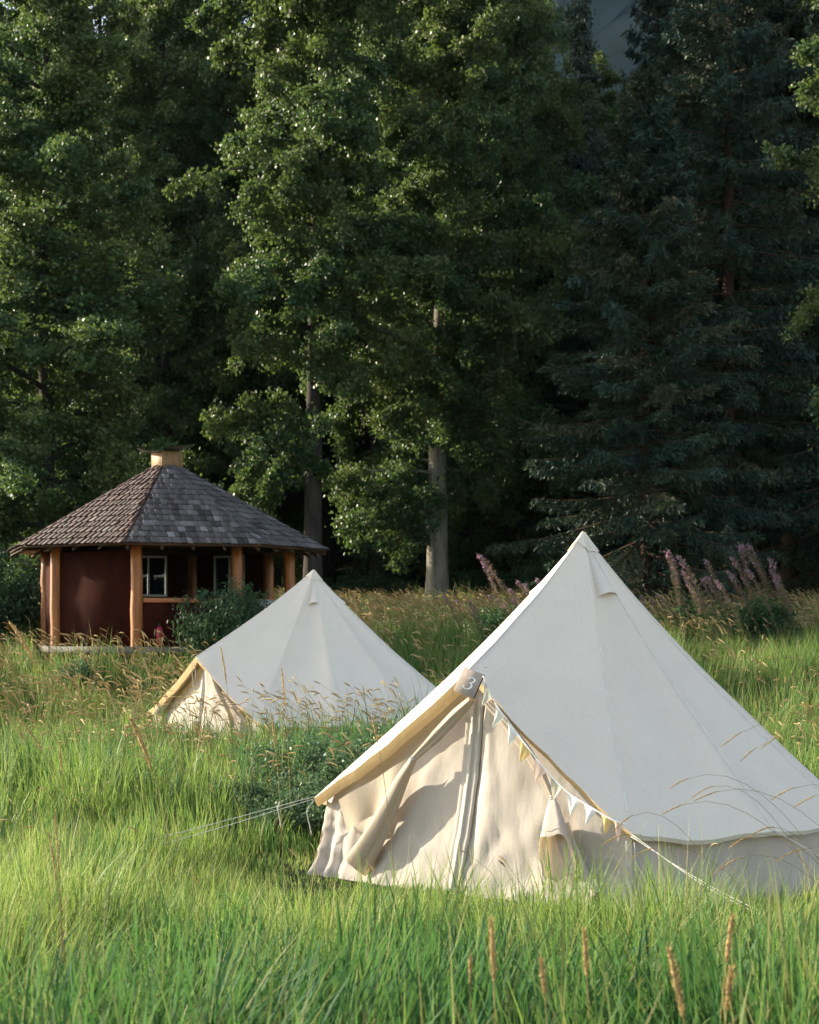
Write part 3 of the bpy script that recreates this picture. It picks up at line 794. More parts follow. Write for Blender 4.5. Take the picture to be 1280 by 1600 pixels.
# ------------------------------------------------------------------ bell tents
def build_tent(name, label, C, seed, H, azL, rL, zL, azR, rR, zR, azP, rP, zP, ngore, near):
    C = Vector(C)
    g = np.random.default_rng(seed)
    root = thing(name, C, label, 'tent')
    d = lambda az: Vector((-math.sin(R(az)), -math.cos(R(az)), 0))
    A = C + Vector((0, 0, H))
    Lp = C + d(azL) * rL + Vector((0, 0, zL)); Rp = C + d(azR) * rR + Vector((0, 0, zR)); Pp = C + d(azP) * rP + Vector((0, 0, zP))
    m_ = 18
    cols = []; ks = []; gpts = []
    for i in range(m_):      # right corner up to the door peak
        s = i / m_; e = Rp.lerp(Pp, s); e.z -= .045 * math.sin(PI * s); cols.append(e); ks.append(.028 + .02 * s)
    for i in range(m_):
        s = i / m_; e = Pp.lerp(Lp, s); e.z -= .05 * math.sin(PI * s); cols.append(e); ks.append(.048 + .03 * s)
    nd = len(cols)
    q = 10
    tot = 360 - (azL - azR)
    gp = [Lp]
    for i in range(1, ngore):
        f = i / ngore
        gp.append(C + d(azL + tot * f) * (rL + (rR - rL) * f) + Vector((0, 0, .56 + g.normal(0, .012))))
    gp.append(Rp)
    for i in range(ngore):
        for j in range(q):
            s = j / q; e = gp[i].lerp(gp[i + 1], s)
            b = math.sin(PI * s)
            e = e + (C - Vector((e.x, e.y, C.z))).normalized() * (.06 * b); e.z -= .055 * b
            cols.append(e); ks.append(.085 + .02 * b)
    nt = 30
    def S(j, t):
        j = j % len(cols)
        e = cols[j]
        p = A.lerp(e, t)
        cc = ks[j] * math.sin(PI * t ** .75)
        rad = Vector((p.x - C.x, p.y - C.y, 0))
        if rad.length > 1e-6: rad.normalize()
        return p - Vector((0, 0, cc)) - rad * cc * .35
    rows = []
    for i in range(1, nt + 1):
        t = i / nt; r = []
        for j in range(len(cols)):
            p = S(j, t)
            wr = (vnoise(j * .21 + seed, t * 5 + 3 * vnoise(j * .05, 0, 5), seed) - .5) * .016 * math.sin(PI * min(1, t * 1.2)) ** .5
            if t > .82: wr += (float(vnoise(j * .55, t * 2, seed + 9)) - .5) * .03 * (t - .82) / .18
            p = p + Vector((0, 0, float(wr)))
            r.append(p)
        rows.append(r)
    mb = MB(); mb.grid(rows, True); roof = mb.build('roof', M['roof_canvas'], root, True)
    # hem fold hanging under the roof edge
    hem = [[p for p in rows[-1]], [p + (Vector((C.x, C.y, p.z)) - p).normalized() * .015 - Vector((0, 0, .035)) for p in rows[-1]]]
    hem = [r[nd:] + r[:1] for r in hem]
    mb = MB(); mb.grid(hem); mb.build('hem', M['roof_canvas'], roof, True)
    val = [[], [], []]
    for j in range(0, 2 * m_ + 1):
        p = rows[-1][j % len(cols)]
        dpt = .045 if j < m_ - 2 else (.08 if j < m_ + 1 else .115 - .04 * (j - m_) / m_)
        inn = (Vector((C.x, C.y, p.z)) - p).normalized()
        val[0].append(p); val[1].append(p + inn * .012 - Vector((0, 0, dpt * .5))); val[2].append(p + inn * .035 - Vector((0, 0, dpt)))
    mb = MB(); mb.grid(val); mb.build('valance', M['glow_tinted_valance'], root, True)
    # seams along the gores
    mb = MB()
    for j in [0] + [nd + i * q for i in range(ngore)] + [m_]:
        pts = []
        for i in range(2, nt + 1):
            p = rows[i - 1][j % len(cols)]
            pts.append(p + Vector((0, 0, .001)))
        mb.tube(pts, .0042, 5)
    mb.build('seam', M['seam'], roof)
    # apex cap
    mb = MB(); rr = []
    for k_, t in enumerate((0.004, .03, .062)):
        rr.append([S(j, t) + (S(j, t) - Vector((C.x, C.y, S(j, t).z))).normalized() * .008 + Vector((0, 0, .012)) for j in range(0, len(cols), 3)])
    mb.grid(rr, True); mb.build('cap', M['roof_canvas'], root, True)
    # hooded vents
    vents = (azR - 22, azR - 112, azR - 202, azL + 12)
    for va in vents:
        j = min(range(nd, len(cols)), key=lambda jj: (d(va) - (cols[jj] - C - Vector((0, 0, (cols[jj] - C).z))).normalized()).length)
        mb = MB(); rws = []
        for t in np.linspace(.07, .205, 8):
            f = (t - .07) / .135
            row = []
            for w in np.linspace(-1, 1, 11):
                jj = j
                p = S(jj, t); rad = (p - Vector((C.x, C.y, p.z))).normalized(); tan = Vector((-rad.y, rad.x, 0))
                row.append(p + tan * w * (.045 + .062 * f) + (rad * .75 + Vector((0, 0, .62))) * ((.006 + .062 * f ** 1.3) * (1 - w * w) ** .7 - .012 * w * w))
            rws.append(row)
        mb.grid(rws); mb.build('vent_hood', M['roof_canvas'], roof, True)
    # side wall
    rows_w = []
    js = list(range(nd, len(cols))) + [0]
    for i in range(9):
        f = i / 8; r = []
        for n_, j in enumerate(js):
            e = cols[j]; out = Vector((e.x - C.x, e.y - C.y, 0)).normalized(); tp = S(j, .95) - out * .02 - Vector((0, 0, .035))
            gzv = float(ground_z(e.x, e.y)) - .02
            bt = Vector((e.x, e.y, gzv)) + out * (.03 + .03 * math.sin(n_ * 1.3))
            p = tp.lerp(bt, f)
            p += out * ((float(vnoise(n_ * .6, f * 2, seed + 3)) - .5) * .07 * math.sin(PI * f * .8))
            r.append(p)
        rows_w.append(r)
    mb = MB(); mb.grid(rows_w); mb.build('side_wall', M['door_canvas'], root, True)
    # front wall under the awning
    chord = (Rp - Lp); chord.z = 0; cn = Vector((chord.y, -chord.x, 0)).normalized()
    if cn.dot(d(azP)) < 0: cn = -cn
    Lg = C + d(azL) * (rL + .02); Rg = C + d(azR) * (rR + .04)
    top = [S(j, .978 if j < m_ - 1 else (.91 if j < 2 * m_ - 4 else .95)) - Vector((0, 0, .012)) for j in list(range(2 * m_, -1, -1))]   # left ... peak ... right
    ncol = 72; nrow = 34; fr = []
    def top_at(v):
        u = v * (len(top) - 1); k_ = min(int(u), len(top) - 2); return top[k_].lerp(top[k_ + 1], u - k_)
    def front(v, f, disp=True):
        tp = top_at(v)
        b = Lg.lerp(Rg, v) + cn * (.10 * math.sin(PI * v))
        b.z = float(ground_z(b.x, b.y)) - .01
        p = tp.lerp(b, f)
        if disp:
            wv = (float(fbm(v * 15 + 2 * f, f * 2.2, seed + 5, 3)) - .5) * .085
            wv += (float(vnoise(v * 42 - 6 * f, f * 3, seed + 6)) - .5) * .020
            wv -= abs(float(fbm(v * 9 + 3.5 * f + 2, f * 5 - v * 4, seed + 12, 3)) - .5) * .085
            ed = math.exp(-((v) / .10) ** 2) * .05 * math.sin(v * 110 + f)
            p = p + cn * ((wv * (.35 + .65 * f) + ed * f) * min(1, f * 4) + .05 * math.sin(PI * f) * -.6 + .10 * max(0, f - .85) * 2)
        return p
    for i in range(nrow + 1):
        f = i / nrow
        fr.append([front(k_ / ncol, f) for k_ in range(ncol + 1)])
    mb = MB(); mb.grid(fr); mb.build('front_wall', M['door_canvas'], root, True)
    # zip strip down the middle: three ribs
    vp = .5
    mb = MB(); rws = []
    for f in np.linspace(.03, .98, 26):
        p = front(vp, f, True); tn = chord.normalized()
        hw = .085 if near else .06
        rws.append([p + cn * o + tn * x for x, o in ((-hw, .010), (-hw + .012, .026), (-hw + .035, .016), (-.02, .016), (-.012, .030), (.012, .030), (.02, .016), (hw - .035, .016), (hw - .012, .026), (hw, .010))])
    mb.grid(rws); mb.build('zip_strip', M['strip_canvas'], root, True)
    return root, dict(A=A, L=Lp, R=Rp, P=Pp, cn=cn, chord=chord.normalized(), front=front, S=S, d=d, C=C, gp=gp, m=m_, nd=nd, cols=cols)

def door_pt(T, px, py, off=0.0):
    """point on the front wall's plane (moved out by off) seen at a photo pixel"""
    cn = T['cn']; o = T['front'](.5, .55, False) + cn * off
    dr = Vector(((px - 640) / F, 1.0, -(py - HZ) / F))
    eye = Vector((0, 0, EYE))
    t = (o - eye).dot(cn) / dr.dot(cn)
    return eye + dr * t

def swag(T, spine, name, parent, mat, folds=7, seed=0, nseg=26, noff=None):
    """gathered cloth lofted along a spine of (point, halfwidth, depth)"""
    pts = curve([s[0] for s in spine], nseg)
    u = np.linspace(0, len(spine) - 1, nseg)
    hw = np.interp(u, range(len(spine)), [s[1] for s in spine]); dp = np.interp(u, range(len(spine)), [s[2] for s in spine])
    rows = []
    for i, p in enumerate(pts):
        t = (pts[min(i + 1, nseg - 1)] - pts[max(i - 1, 0)]).normalized()
        side = t.cross(T['cn']).normalized(); dep = side.cross(t).normalized()
        if dep.dot(T['cn']) < 0: dep = -dep
        row = []
        for j in range(36):
            a = 2 * PI * j / 36
            fl = 1 + .16 * math.sin(folds * a + seed + i * .10) + .05 * math.sin(2 * folds * a + 1.3)
            row.append(p + side * math.cos(a) * hw[i] * fl + dep * math.sin(a) * dp[i] * fl)
        rows.append(row)
    mb = MB(); mb.grid(rows, True); return mb.build(name, mat, parent, True)

def rope(parent, pts, r=.0032, name='guy_rope', n=24):
    mb = MB(); mb.tube(curve(pts, n) if len(pts) > 2 else pts, r, 6); return mb.build(name, M['rope'], parent, True)

big, T = build_tent('bell_tent', 'large cream canvas bell tent with bunting and a numbered board over its door', T3, 2,
                    3.0, 83, 2.40, .66, -3, 2.33, .58, 36, 1.83, 1.80, 9, True)
small, U = build_tent('bell_tent', 'cream canvas bell tent farther back, half sunk in the grass before the pavilion', T2, 5,
                      3.0, 101, 2.95, .56, 17, 2.45, .56, 51, 2.31, 1.56, 9, False)
# tied back door flaps of the big tent
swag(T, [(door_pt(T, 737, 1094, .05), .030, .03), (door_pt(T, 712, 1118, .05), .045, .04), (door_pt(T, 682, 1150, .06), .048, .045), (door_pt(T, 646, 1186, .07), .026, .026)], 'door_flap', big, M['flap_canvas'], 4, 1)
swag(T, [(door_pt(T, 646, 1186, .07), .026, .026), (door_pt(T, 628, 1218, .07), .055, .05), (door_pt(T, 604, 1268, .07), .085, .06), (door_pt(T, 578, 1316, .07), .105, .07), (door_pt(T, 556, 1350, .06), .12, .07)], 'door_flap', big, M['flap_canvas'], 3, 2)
mb = MB(); kp = door_pt(T, 646, 1186, .07)
for a in (-.012, .0, .012): mb.tube([kp + T['chord'] * .034 * math.cos(b) + T['cn'] * .034 * math.sin(b) + Vector((0, 0, a + .02 * math.cos(b))) for b in np.linspace(0, 2 * PI, 15)], .005, 5)
mb.build('tie', M['rope'], big, True)
# inner curtain stretched from the knot to the left corner
rows = []
for i in range(14):
    f = i / 13; row = []
    for j in range(16):
        s = j / 15
        tpt = door_pt(T, 641 + (530 - 641) * s, 1183 + (1250 - 1183) * s, .03)
        bpt = door_pt(T, 600 + (540 - 600) * s, 1262 + (1300 - 1262) * s, .03)
        p = tpt.lerp(bpt, f) + T['cn'] * (.02 * math.sin(s * 9 + f * 2)); row.append(p)
    rows.append(row)
mb = MB(); mb.grid(rows); mb.build('inner_curtain', M['flap_canvas'], big, True)
# right flap: gathered at a knot with an open skirt below
swag(T, [(door_pt(T, 757, 1094, .05), .025, .025), (door_pt(T, 800, 1142, .05), .035, .03), (door_pt(T, 838, 1196, .06), .036, .03), (door_pt(T, 863, 1246, .07), .02, .02)], 'door_flap', big, M['flap_canvas'], 4, 3)
kn = door_pt(T, 864, 1246, .08); rows = []
axis = (door_pt(T, 872, 1330, .13) - kn).normalized(); side = axis.cross(T['cn']).normalized(); dep = side.cross(axis).normalized()
if dep.dot(T['cn']) < 0: dep = -dep
for i in range(14):
    f = i / 13; row = []
    for j in range(41):
        a = 2 * PI * j / 40
        front_ = max(0, math.sin(a))
        L_ = .62 - .33 * front_ ** .5 + .02 * math.sin(5 * a)
        rad = .022 + .155 * f ** .8 * (1 + .06 * math.sin(6 * a))
        row.append(kn + axis * L_ * f + side * math.cos(a) * rad * (1 - .25 * f * (1 - front_) * .6) + dep * math.sin(a) * rad * .55)
    rows.append(row)
mb = MB(); mb.grid(rows); mb.grid([rows[-1], [p - axis * .012 + (p - kn).cross(side).normalized() * 0 for p in rows[-1]]]); mb.build('door_flap', M['door_canvas'], big, True)
mb = MB(); mb.tube([p + dep * .004 for p in rows[11][1:21]], .0022, 4); mb.build('stitching', M['strip_canvas'], big)
mb = MB()
for a_ in (-.01, .006): mb.tube([kn + side * .026 * math.cos(b) + dep * .026 * math.sin(b) + Vector((0, 0, a_)) for b in np.linspace(0, 2 * PI, 13)], .005, 5)
mb.build('tie', M['rope'], big, True)
swag(T, [(door_pt(T, 876, 1290, .03), .07, .035), (door_pt(T, 890, 1330, .035), .075, .04), (door_pt(T, 912, 1372, .04), .07, .035), (door_pt(T, 930, 1400, .04), .06, .03)], 'door_flap', big, M['door_canvas'], 3, 5)
# folded corner of the awning
Lp, Rp, Pp = T['L'], T['R'], T['P']
rows = []
for i in range(6):
    f = i / 5
    a = Lp.lerp(Pp, .05 + .10 * (1)) ; b = Lp.lerp(Pp, .04)
    rows.append([b.lerp(a, s) + T['cn'] * -.03 - Vector((0, 0, .03 + f * .13 * (1 - abs(2 * s - 1.1)))) for s in np.linspace(0, 1, 8)])
mb = MB(); mb.grid(rows); mb.build('corner_fold', M['roof_canvas'], big, True)

def peg_rope(T, tent, corner, az, out, spread=.12, sag=.05, two=True):
    for s in ((-1, 1) if two else (0,)):
        p2 = T['C'] + T['d'](az) * out + T['chord'] * spread * s * .5
        p2.z = float(ground_z(p2.x, p2.y)) + .03
        mid_ = corner.lerp(p2, .5) - Vector((0, 0, sag))
        rope(tent, [corner + Vector((0, 0, -.01 * s)), mid_, p2])
peg_rope(T, big, Lp, 84, 5.2, .5)
peg_rope(T, big, Rp, -17, 3.75, .10)
peg_rope(T, big, T['gp'][8], -34, 4.2, .1, .04, False)
for i in (2, 3, 4, 5, 6, 7): peg_rope(T, big, T['gp'][i], 83 + (360 - 86) * i / 9, 4.0, .1, .04, False)
def dangle(tent, p, dx, L, bow=.04):
    rope(tent, [p, p + Vector((dx * .5 - bow, -.01, -L * .3)), p + Vector((dx - bow * .4, -.01, -L * .7)), p + Vector((dx, -.02, -L))], .0045, 'tie_cord', 14)
dangle(big, Lp + Vector((0, -.03, -.02)), -.02, .30, .05)
dangle(big, Lp + Vector((-.30, -.03, -.03)), .01, .22, .02)
dangle(big, Rp + Vector((-.04, -.03, -.04)), .0, .34, .0)
dangle(big, Rp + Vector((.02, -.03, -.05)), .01, .26, .0)
for i in range(0, 10):
    peg_rope(U, small, U['gp'][i], 103 + (360 - 86) * i / 9, 4.0, .1, .04, False)
dangle(small, U['P'] + U['cn'] * .05 - Vector((0, 0, .05)), .02, .52, .02)
dangle(small, U['P'] + U['cn'] * .06 - Vector((0, 0, .05)), .05, .30, -.02)
# small tent: rolled right flap, left awning pole flap
Pq, Rq, Lq = U['P'], U['R'], U['L']
def up(v, f, o): return U['front'](v, f, False) + U['cn'] * o
swag(U, [(up(.52, .04, .04), .03, .03), (up(.68, .10, .05), .05, .04), (up(.80, .30, .06), .035, .03), (up(.82, .62, .07), .09, .05), (up(.83, .95, .07), .12, .06)], 'door_flap', small, M['flap_canvas'], 3, 1)
swag(U, [(up(.48, .03, .05), .04, .035), (up(.33, .06, .06), .07, .05), (up(.18, .10, .07), .075, .05), (up(.08, .35, .08), .06, .05)], 'door_flap', small, M['flap_canvas'], 3, 2)

# number board hung on the door ridge
M['board'] = mat_wood('weathered_board', (.32, .255, .21), (.45, .37, .315), 14, (1, .15, 1), .8, .2, .3)
M['white_paint'] = mat_plain('white_paint', (.82, .82, .80), .6, .3, 0, .03)
M['dark_edge'] = mat_plain('dark_edge', (.05, .038, .03), .8, .2)
bc = door_pt(T, 733, 1067, .30)
sign = thing('number_board', bc, 'small wooden board with a white number 3 hung over the door of the big tent', 'sign')
fz = (Vector((-.30, -.92, .22))).normalized()
upv = Vector((.40, 0.0, 1.0)); upv = (upv - fz * upv.dot(fz)).normalized(); rtv = upv.cross(fz).normalized()
if rtv.x < 0: rtv = -rtv
BR = Matrix((rtv, upv, fz)).transposed()
mb = MB(); mb.box(bc, (.178, .208, .022), BR, .003); mb.build('board', M['board'], sign)
mb = MB(); mb.box(bc + rtv * .090, (.002, .203, .0235), BR); mb.build('board_edge', M['dark_edge'], sign)
stroke = curve([(-.27, .30, 0), (-.17, .46, 0), (.05, .50, 0), (.25, .40, 0), (.25, .22, 0), (.08, .07, 0), (-.06, .03, 0)], 22)
stroke2 = curve([(-.06, .03, 0), (.12, .02, 0), (.27, -.10, 0), (.28, -.30, 0), (.12, -.47, 0), (-.12, -.50, 0), (-.29, -.40, 0), (-.31, -.30, 0)], 26)
mb = MB(); sc_ = .100
for st in (stroke, stroke2):
    ra, rb = [], []
    for i, p in enumerate(st):
        t = (st[min(i + 1, len(st) - 1)] - st[max(i - 1, 0)]).normalized(); nn = Vector((-t.y, t.x, 0))
        w = .03 + .045 * abs(t.y) ** 1.2
        for arr, s in ((ra, 1), (rb, -1)):
            qv = p + nn * w * s; qv = Vector((qv.x + .18 * qv.y, qv.y, 0)) * sc_
            arr.append(bc + rtv * (qv.x + .008) + upv * (qv.y - .003) + fz * .0125)
    mb.grid([ra, rb])
mb.build('number', M['white_paint'], sign)
mb = MB()
mb.tube(curve([bc + rtv * -.05 + upv * .09 + fz * .012, bc + upv * .125 + fz * .0, bc + rtv * .02 + upv * .135 - fz * .03], 8), .003, 5)
mb.tube(curve([bc + rtv * .05 + upv * .09 + fz * .012, bc + rtv * .03 + upv * .12, bc + rtv * .02 + upv * .14 - fz * .03], 8), .003, 5)
mb.build('hanging_wire', M['rope'], sign)

# bunting along the right edge of the door
cordpts = [door_pt(T, *p) for p in ((755, 1056, .27), (775, 1100, .20), (800, 1135, .18), (828, 1172, .17), (858, 1209, .16), (890, 1240, .15), (925, 1262, .14), (955, 1280, .13), (978, 1289, .10))]
bunt = thing('bunting', cordpts[0], 'string of pastel cloth pennants hanging along the right edge of the door', 'bunting')
cc = curve(cordpts, 60)
mb = MB(); mb.tube(cc, .006, 6); mb.build('cord', M['white_paint'], bunt, True)
cols_p = {'mint': (.76, .76, .65), 'white': (.88, .86, .80), 'yellow': (.84, .62, .26), 'pink': (.80, .60, .48), 'sage': (.66, .62, .48)}
for k_, c_ in cols_p.items(): M['p_' + k_] = mat_canvas('pennant_' + k_, c_, c_, .25, .04)
order = ['sage', 'mint', 'white', 'yellow', 'pink', 'sage', 'white', 'white', 'yellow', 'pink']
for i, cn_ in enumerate(order):
    u = .06 + i * .0975; w = .076
    rws = []
    for f in np.linspace(0, 1, 9):
        row = []
        for s in np.linspace(-.5, .5, 7):
            uu = min(.999, u + w * s * 1.0); a = uu * 59; k_ = min(int(a), 58); tp = cc[k_].lerp(cc[k_ + 1], a - k_)
            ctr = cc[min(59, int(u * 59))]
            tip = ctr + Vector((-.055 + .05 * (i / 9), -.02, -.15)) + T['cn'] * (.02 * math.sin(i * 2.1))
            p = tp.lerp(tip, f) + T['cn'] * (.016 * math.sin(s * 6 + i) * math.sin(PI * f))
            row.append(p)
        rws.append(row)
    mb = MB(); mb.grid(rws); po = mb.build('pennant', M['p_' + cn_], bunt, True); po['label'] = {'mint': 'pale mint', 'sage': 'beige green', 'white': 'white', 'yellow': 'yellow', 'pink': 'pink'}[cn_] + ' cloth pennant'

# ------------------------------------------------------------------ grass
def blades_np(X, Y, h, w, g, segs=3, lean=(.1, .45), wind=(.07, -.04), z=None):
    N = len(X)
    z = ground_z(X, Y) if z is None else z
    P = np.stack([X, Y, z - .02], 1)
    az = vnoise(X / .55, Y / .5, 17) * 4 * PI + g.normal(0, .9, N); la = g.uniform(lean[0], lean[1], N) * (.4 + .9 * vnoise(X / .7 + 9, Y / .6, 19))
    D = np.stack([np.cos(az) * la + wind[0], np.sin(az) * la + wind[1]], 1)
    fa = g.uniform(0, PI, N); tw = g.normal(0, .5, N)
    out = []
    for k in range(segs + 1):
        t = k / segs
        c = P.copy()
        bend = t ** 1.8
        c[:, :2] += D * (h * bend)[:, None]
        c[:, 2] += h * (t - .30 * np.hypot(D[:, 0], D[:, 1]) * t ** 2.4)
        if k < segs:
            a = fa + tw * t
            ww = w * (1 - .62 * t ** 1.6) * (.75 + .25 * min(1, t * 5 + .3))
            s = np.stack([np.cos(a), np.sin(a), 0 * a], 1) * ww[:, None] * .5
            out.append(c - s); out.append(c + s)
        else: out.append(c)
    nv = 2 * segs + 1
    V = np.stack(out, 1).reshape(-1, 3)
    b = np.arange(N)[:, None] * nv
    q = [np.concatenate([b + 2 * k, b + 2 * k + 1, b + 2 * k + 3, b + 2 * k + 2], 1) for k in range(segs - 1)]
    tri = np.concatenate([b + 2 * (segs - 1), b + 2 * (segs - 1) + 1, b + 2 * segs], 1)
    return V, (np.concatenate(q) if q else np.zeros((0, 4), int)), tri, nv

def scatter(y0, y1, dens, g, margin=1.35, xpad=.6):
    ymid = np.linspace(y0, y1, 400)
    wd = (.48 * ymid * margin + xpad * 2)
    area = np.trapezoid(wd, ymid) if hasattr(np, 'trapezoid') else np.trapz(wd, ymid)
    N = int(area * dens)
    cdf = np.cumsum(wd); cdf /= cdf[-1]
    y = np.interp(g.random(N), cdf, ymid)
    x = (g.random(N) - .5) * (.48 * y * margin + xpad * 2)
    return x, y

doorA = T['C'] + T['cn'] * 1.5
def outside(x, y, pad=0.0):
    ok = np.ones(len(x), bool)
    for TT in (T, U):
        C = TT['C']; dx = x - C.x; dy = y - C.y
        rr = np.hypot(dx, dy)
        along = dx * TT['cn'].x + dy * TT['cn'].y
        chord_d = (Vector((TT['L'].x, TT['L'].y, 0)) - Vector((C.x, C.y, 0))).dot(TT['cn'])
        ok &= ~((rr < 2.46 + pad) & (along < max(chord_d, (Vector((TT['R'].x, TT['R'].y, 0)) - Vector((C.x, C.y, 0))).dot(TT['cn'])) + .10 + pad))
    ok &= np.hypot(x - GZ.x, y - GZ.y) > 2.95
    return ok

def height_field(x, y):
    """relative grass height: short in front of the big tent, tall tussocks elsewhere"""
    t = .30 + 1.25 * fbm(x / 1.3, y / 1.1, 41, 3)
    d3 = np.hypot((x - T3.x) * .95, (y - T3.y) * np.where(y < T3.y, .72, 1.0))
    front = np.clip((d3 - 2.5) / 2.6, 0, 1)
    front = np.maximum(front, np.clip((-1.35 - x) / .5, 0, 1) * (y > 13))
    t = t * (.20 + .80 * front)
    d2 = np.hypot(x - T2.x, y - T2.y)
    t = t * np.where((y < T2.y) & (d2 < 5.5), .85, 1.0)
    return t

def grass_band(y0, y1, dens, hgt, w, seed, segs, colour=0.0, mat='grass', lean=(.1, .5), keep=None, wind=(.06, -.04), even=False):
    g = np.random.default_rng(seed)
    x, y = scatter(y0, y1, dens, g)
    ok = outside(x, y)
    tus = fbm(x / .45, y / .40, seed + 7, 2)
    ok &= g.random(len(x)) < np.clip(2.6 * (tus - .22), np.where(np.hypot(x - T3.x, y - T3.y) < 4.2, .45, .05), 1)
    if keep is not None: ok &= keep(x, y, g)
    x, y, tus = x[ok], y[ok], tus[ok]
    h = hgt * height_field(x, y) * g.uniform(.40, 1.25, len(x)) * (.45 + 1.1 * tus)
    if even: h = np.minimum(hgt * g.uniform(.5, 1.15, len(x)), 1.0)
    dry = g.random(len(x)) < (.07 if mat == 'grass' else .03)
    h = np.where(dry, h * 1.2, h)
    V, q, t, nv = blades_np(x, y, h, w * g.uniform(.6, 1.3, len(x)) * np.where(dry, .6, 1), g, segs, lean, wind)
    patch = fbm(x / 2.4 + 3, y / 1.7, 55, 3)
    r = np.clip(g.normal(.44, .22, len(x)) + (patch - .5) * .9 + colour, 0, .93)
    r = np.where(dry, 1.0, r)
    return V, [q, t], np.repeat(r, nv)

def join(parts):
    Vs, Q, Tt, A = [], [], [], []; b = 0
    for V, f, a in parts:
        Vs.append(V); A.append(a)
        for arr in f:
            if len(arr): (Q if arr.shape[1] == 4 else Tt).append(arr + b)
        b += len(V)
    fs = []
    if Q: fs.append(np.concatenate(Q))
    if Tt: fs.append(np.concatenate(Tt))
    return np.concatenate(Vs), fs, np.concatenate(A)

parts = [grass_band(2.6, 7.0, 900, .50, .0080, 101, 4, .0), grass_band(7.0, 9.5, 1900, .56, .0082, 106, 4, .03),
         grass_band(9.5, 16, 1150, .52, .0092, 102, 3, .10),
         grass_band(16, 28, 520, .62, .0135, 103, 3, .02),
         grass_band(28, 42, 300, .68, .016, 104, 2, .0),
         grass_band(42, 64, 130, .72, .024, 105, 2, -.05)]
V, fs, a = join(parts)
tag(np_mesh('meadow_grass', V, fs, M['grass'], None, {'rnd': a}), 'sunlit yellow green meadow grass round the tents', 'grass', kind='stuff')

# broad dark blades: foreground reeds, tussocks by the tents
def reedkeep(x, y, g):
    p = fbm(x / .9 + 9, y / .8, 77, 2)
    return p > .54
fg = lambda x, y, g: fbm(x / .8 + 4, y / .7, 78, 2) + np.clip(.16 - .03 * np.maximum(y - 4.5, 0), 0, .2) - .05 * (x > .6) > .52
t2band = lambda x, y, g: (np.abs(x - (-1.6)) < 5.0) & (fbm(x / .8, y / .8, 79, 2) > .42)
parts = [grass_band(3.4, 8.0, 1050, .74, .0165, 111, 5, .02, lean=(.05, .5), keep=fg, even=True),
         grass_band(6.2, 14, 420, .50, .0145, 112, 4, .0, lean=(.1, .5), keep=reedkeep),
         grass_band(19, 26.5, 230, .85, .016, 113, 4, .0, lean=(.1, .45), keep=t2band),
         grass_band(14, 36, 70, .72, .018, 114, 3, .0, lean=(.1, .5), keep=reedkeep)]
V, fs, a = join(parts)
tag(np_mesh('reed_grass', V, fs, M['grass_dark'], None, {'rnd': a}), 'broad dark green grass blades in tussocks', 'grass', kind='stuff')

# ------------------------------------------------------------------ seed heads
def stalk_geo(P0, tip_dir, L, arch, head_len, head_r, g, sides=5, nst=9, nhd=9):
    """returns stalk tube and seed head spindle along one arching curve"""
    dx, dy = tip_dir
    s = np.linspace(0, 1, 40)
    hor = L * (arch[0] * s + arch[1] * s ** 3)
    ver = L * (s - arch[2] * s ** 7)
    C = np.stack([P0[0] + dx * hor, P0[1] + dy * hor, P0[2] + ver], 1)
    seg = np.linalg.norm(np.diff(C, axis=0), axis=1); cum = np.concatenate([[0], np.cumsum(seg)])
    tot = cum[-1]
    a = np.linspace(0, tot - head_len * .9, nst); b = np.linspace(tot - head_len, tot, nhd)
    S_ = np.stack([np.interp(a, cum, C[:, i]) for i in range(3)], 1); Hd = np.stack([np.interp(b, cum, C[:, i]) for i in range(3)], 1)
    u = np.linspace(0, 1, nhd)
    r = head_r * np.clip(np.sin(PI * np.clip(u * .9 + .06, 0, 1)) ** .55, .05, 1) * (1 + g.normal(0, .10, nhd))
    return (S_, np.linspace(.0022, .0012, nst)), (Hd, r)

def ring_head(seg, g, sides, n_bristle=0, bl=.012):
    V, Fq = tubes_np([seg], sides)
    return V, Fq

# uncountable ones across the meadow
def head_field(y0, y1, dens, seed, sides, keep, L=(.55, .95), hl=(.07, .13), hr=.006, thick=1.0):
    g = np.random.default_rng(seed)
    x, y = scatter(y0, y1, dens, g)
    ok = outside(x, y, np.where(y > 18, .5, .95)) & keep(x, y, g)
    x, y = x[ok], y[ok]; z = ground_z(x, y)
    st, hd = [], []
    for i in range(len(x)):
        az = g.normal(PI * .97, .7)
        a, b = stalk_geo((x[i], y[i], z[i]), (math.cos(az), math.sin(az)), g.uniform(*L), (g.uniform(.05, .35), g.uniform(.05, .55), g.uniform(.02, .30)), g.uniform(*hl), hr * g.uniform(.7, 1.3), g, nst=4, nhd=5)
        st.append((a[0], a[1] * thick)); hd.append(b)
    return st, hd
patchy = lambda thr, sd, sx=2.2, sy=2.0: (lambda x, y, g: fbm(x / sx, y / sy, sd, 2) + g.normal(0, .06, len(x)) > thr)
st, hd = [], []
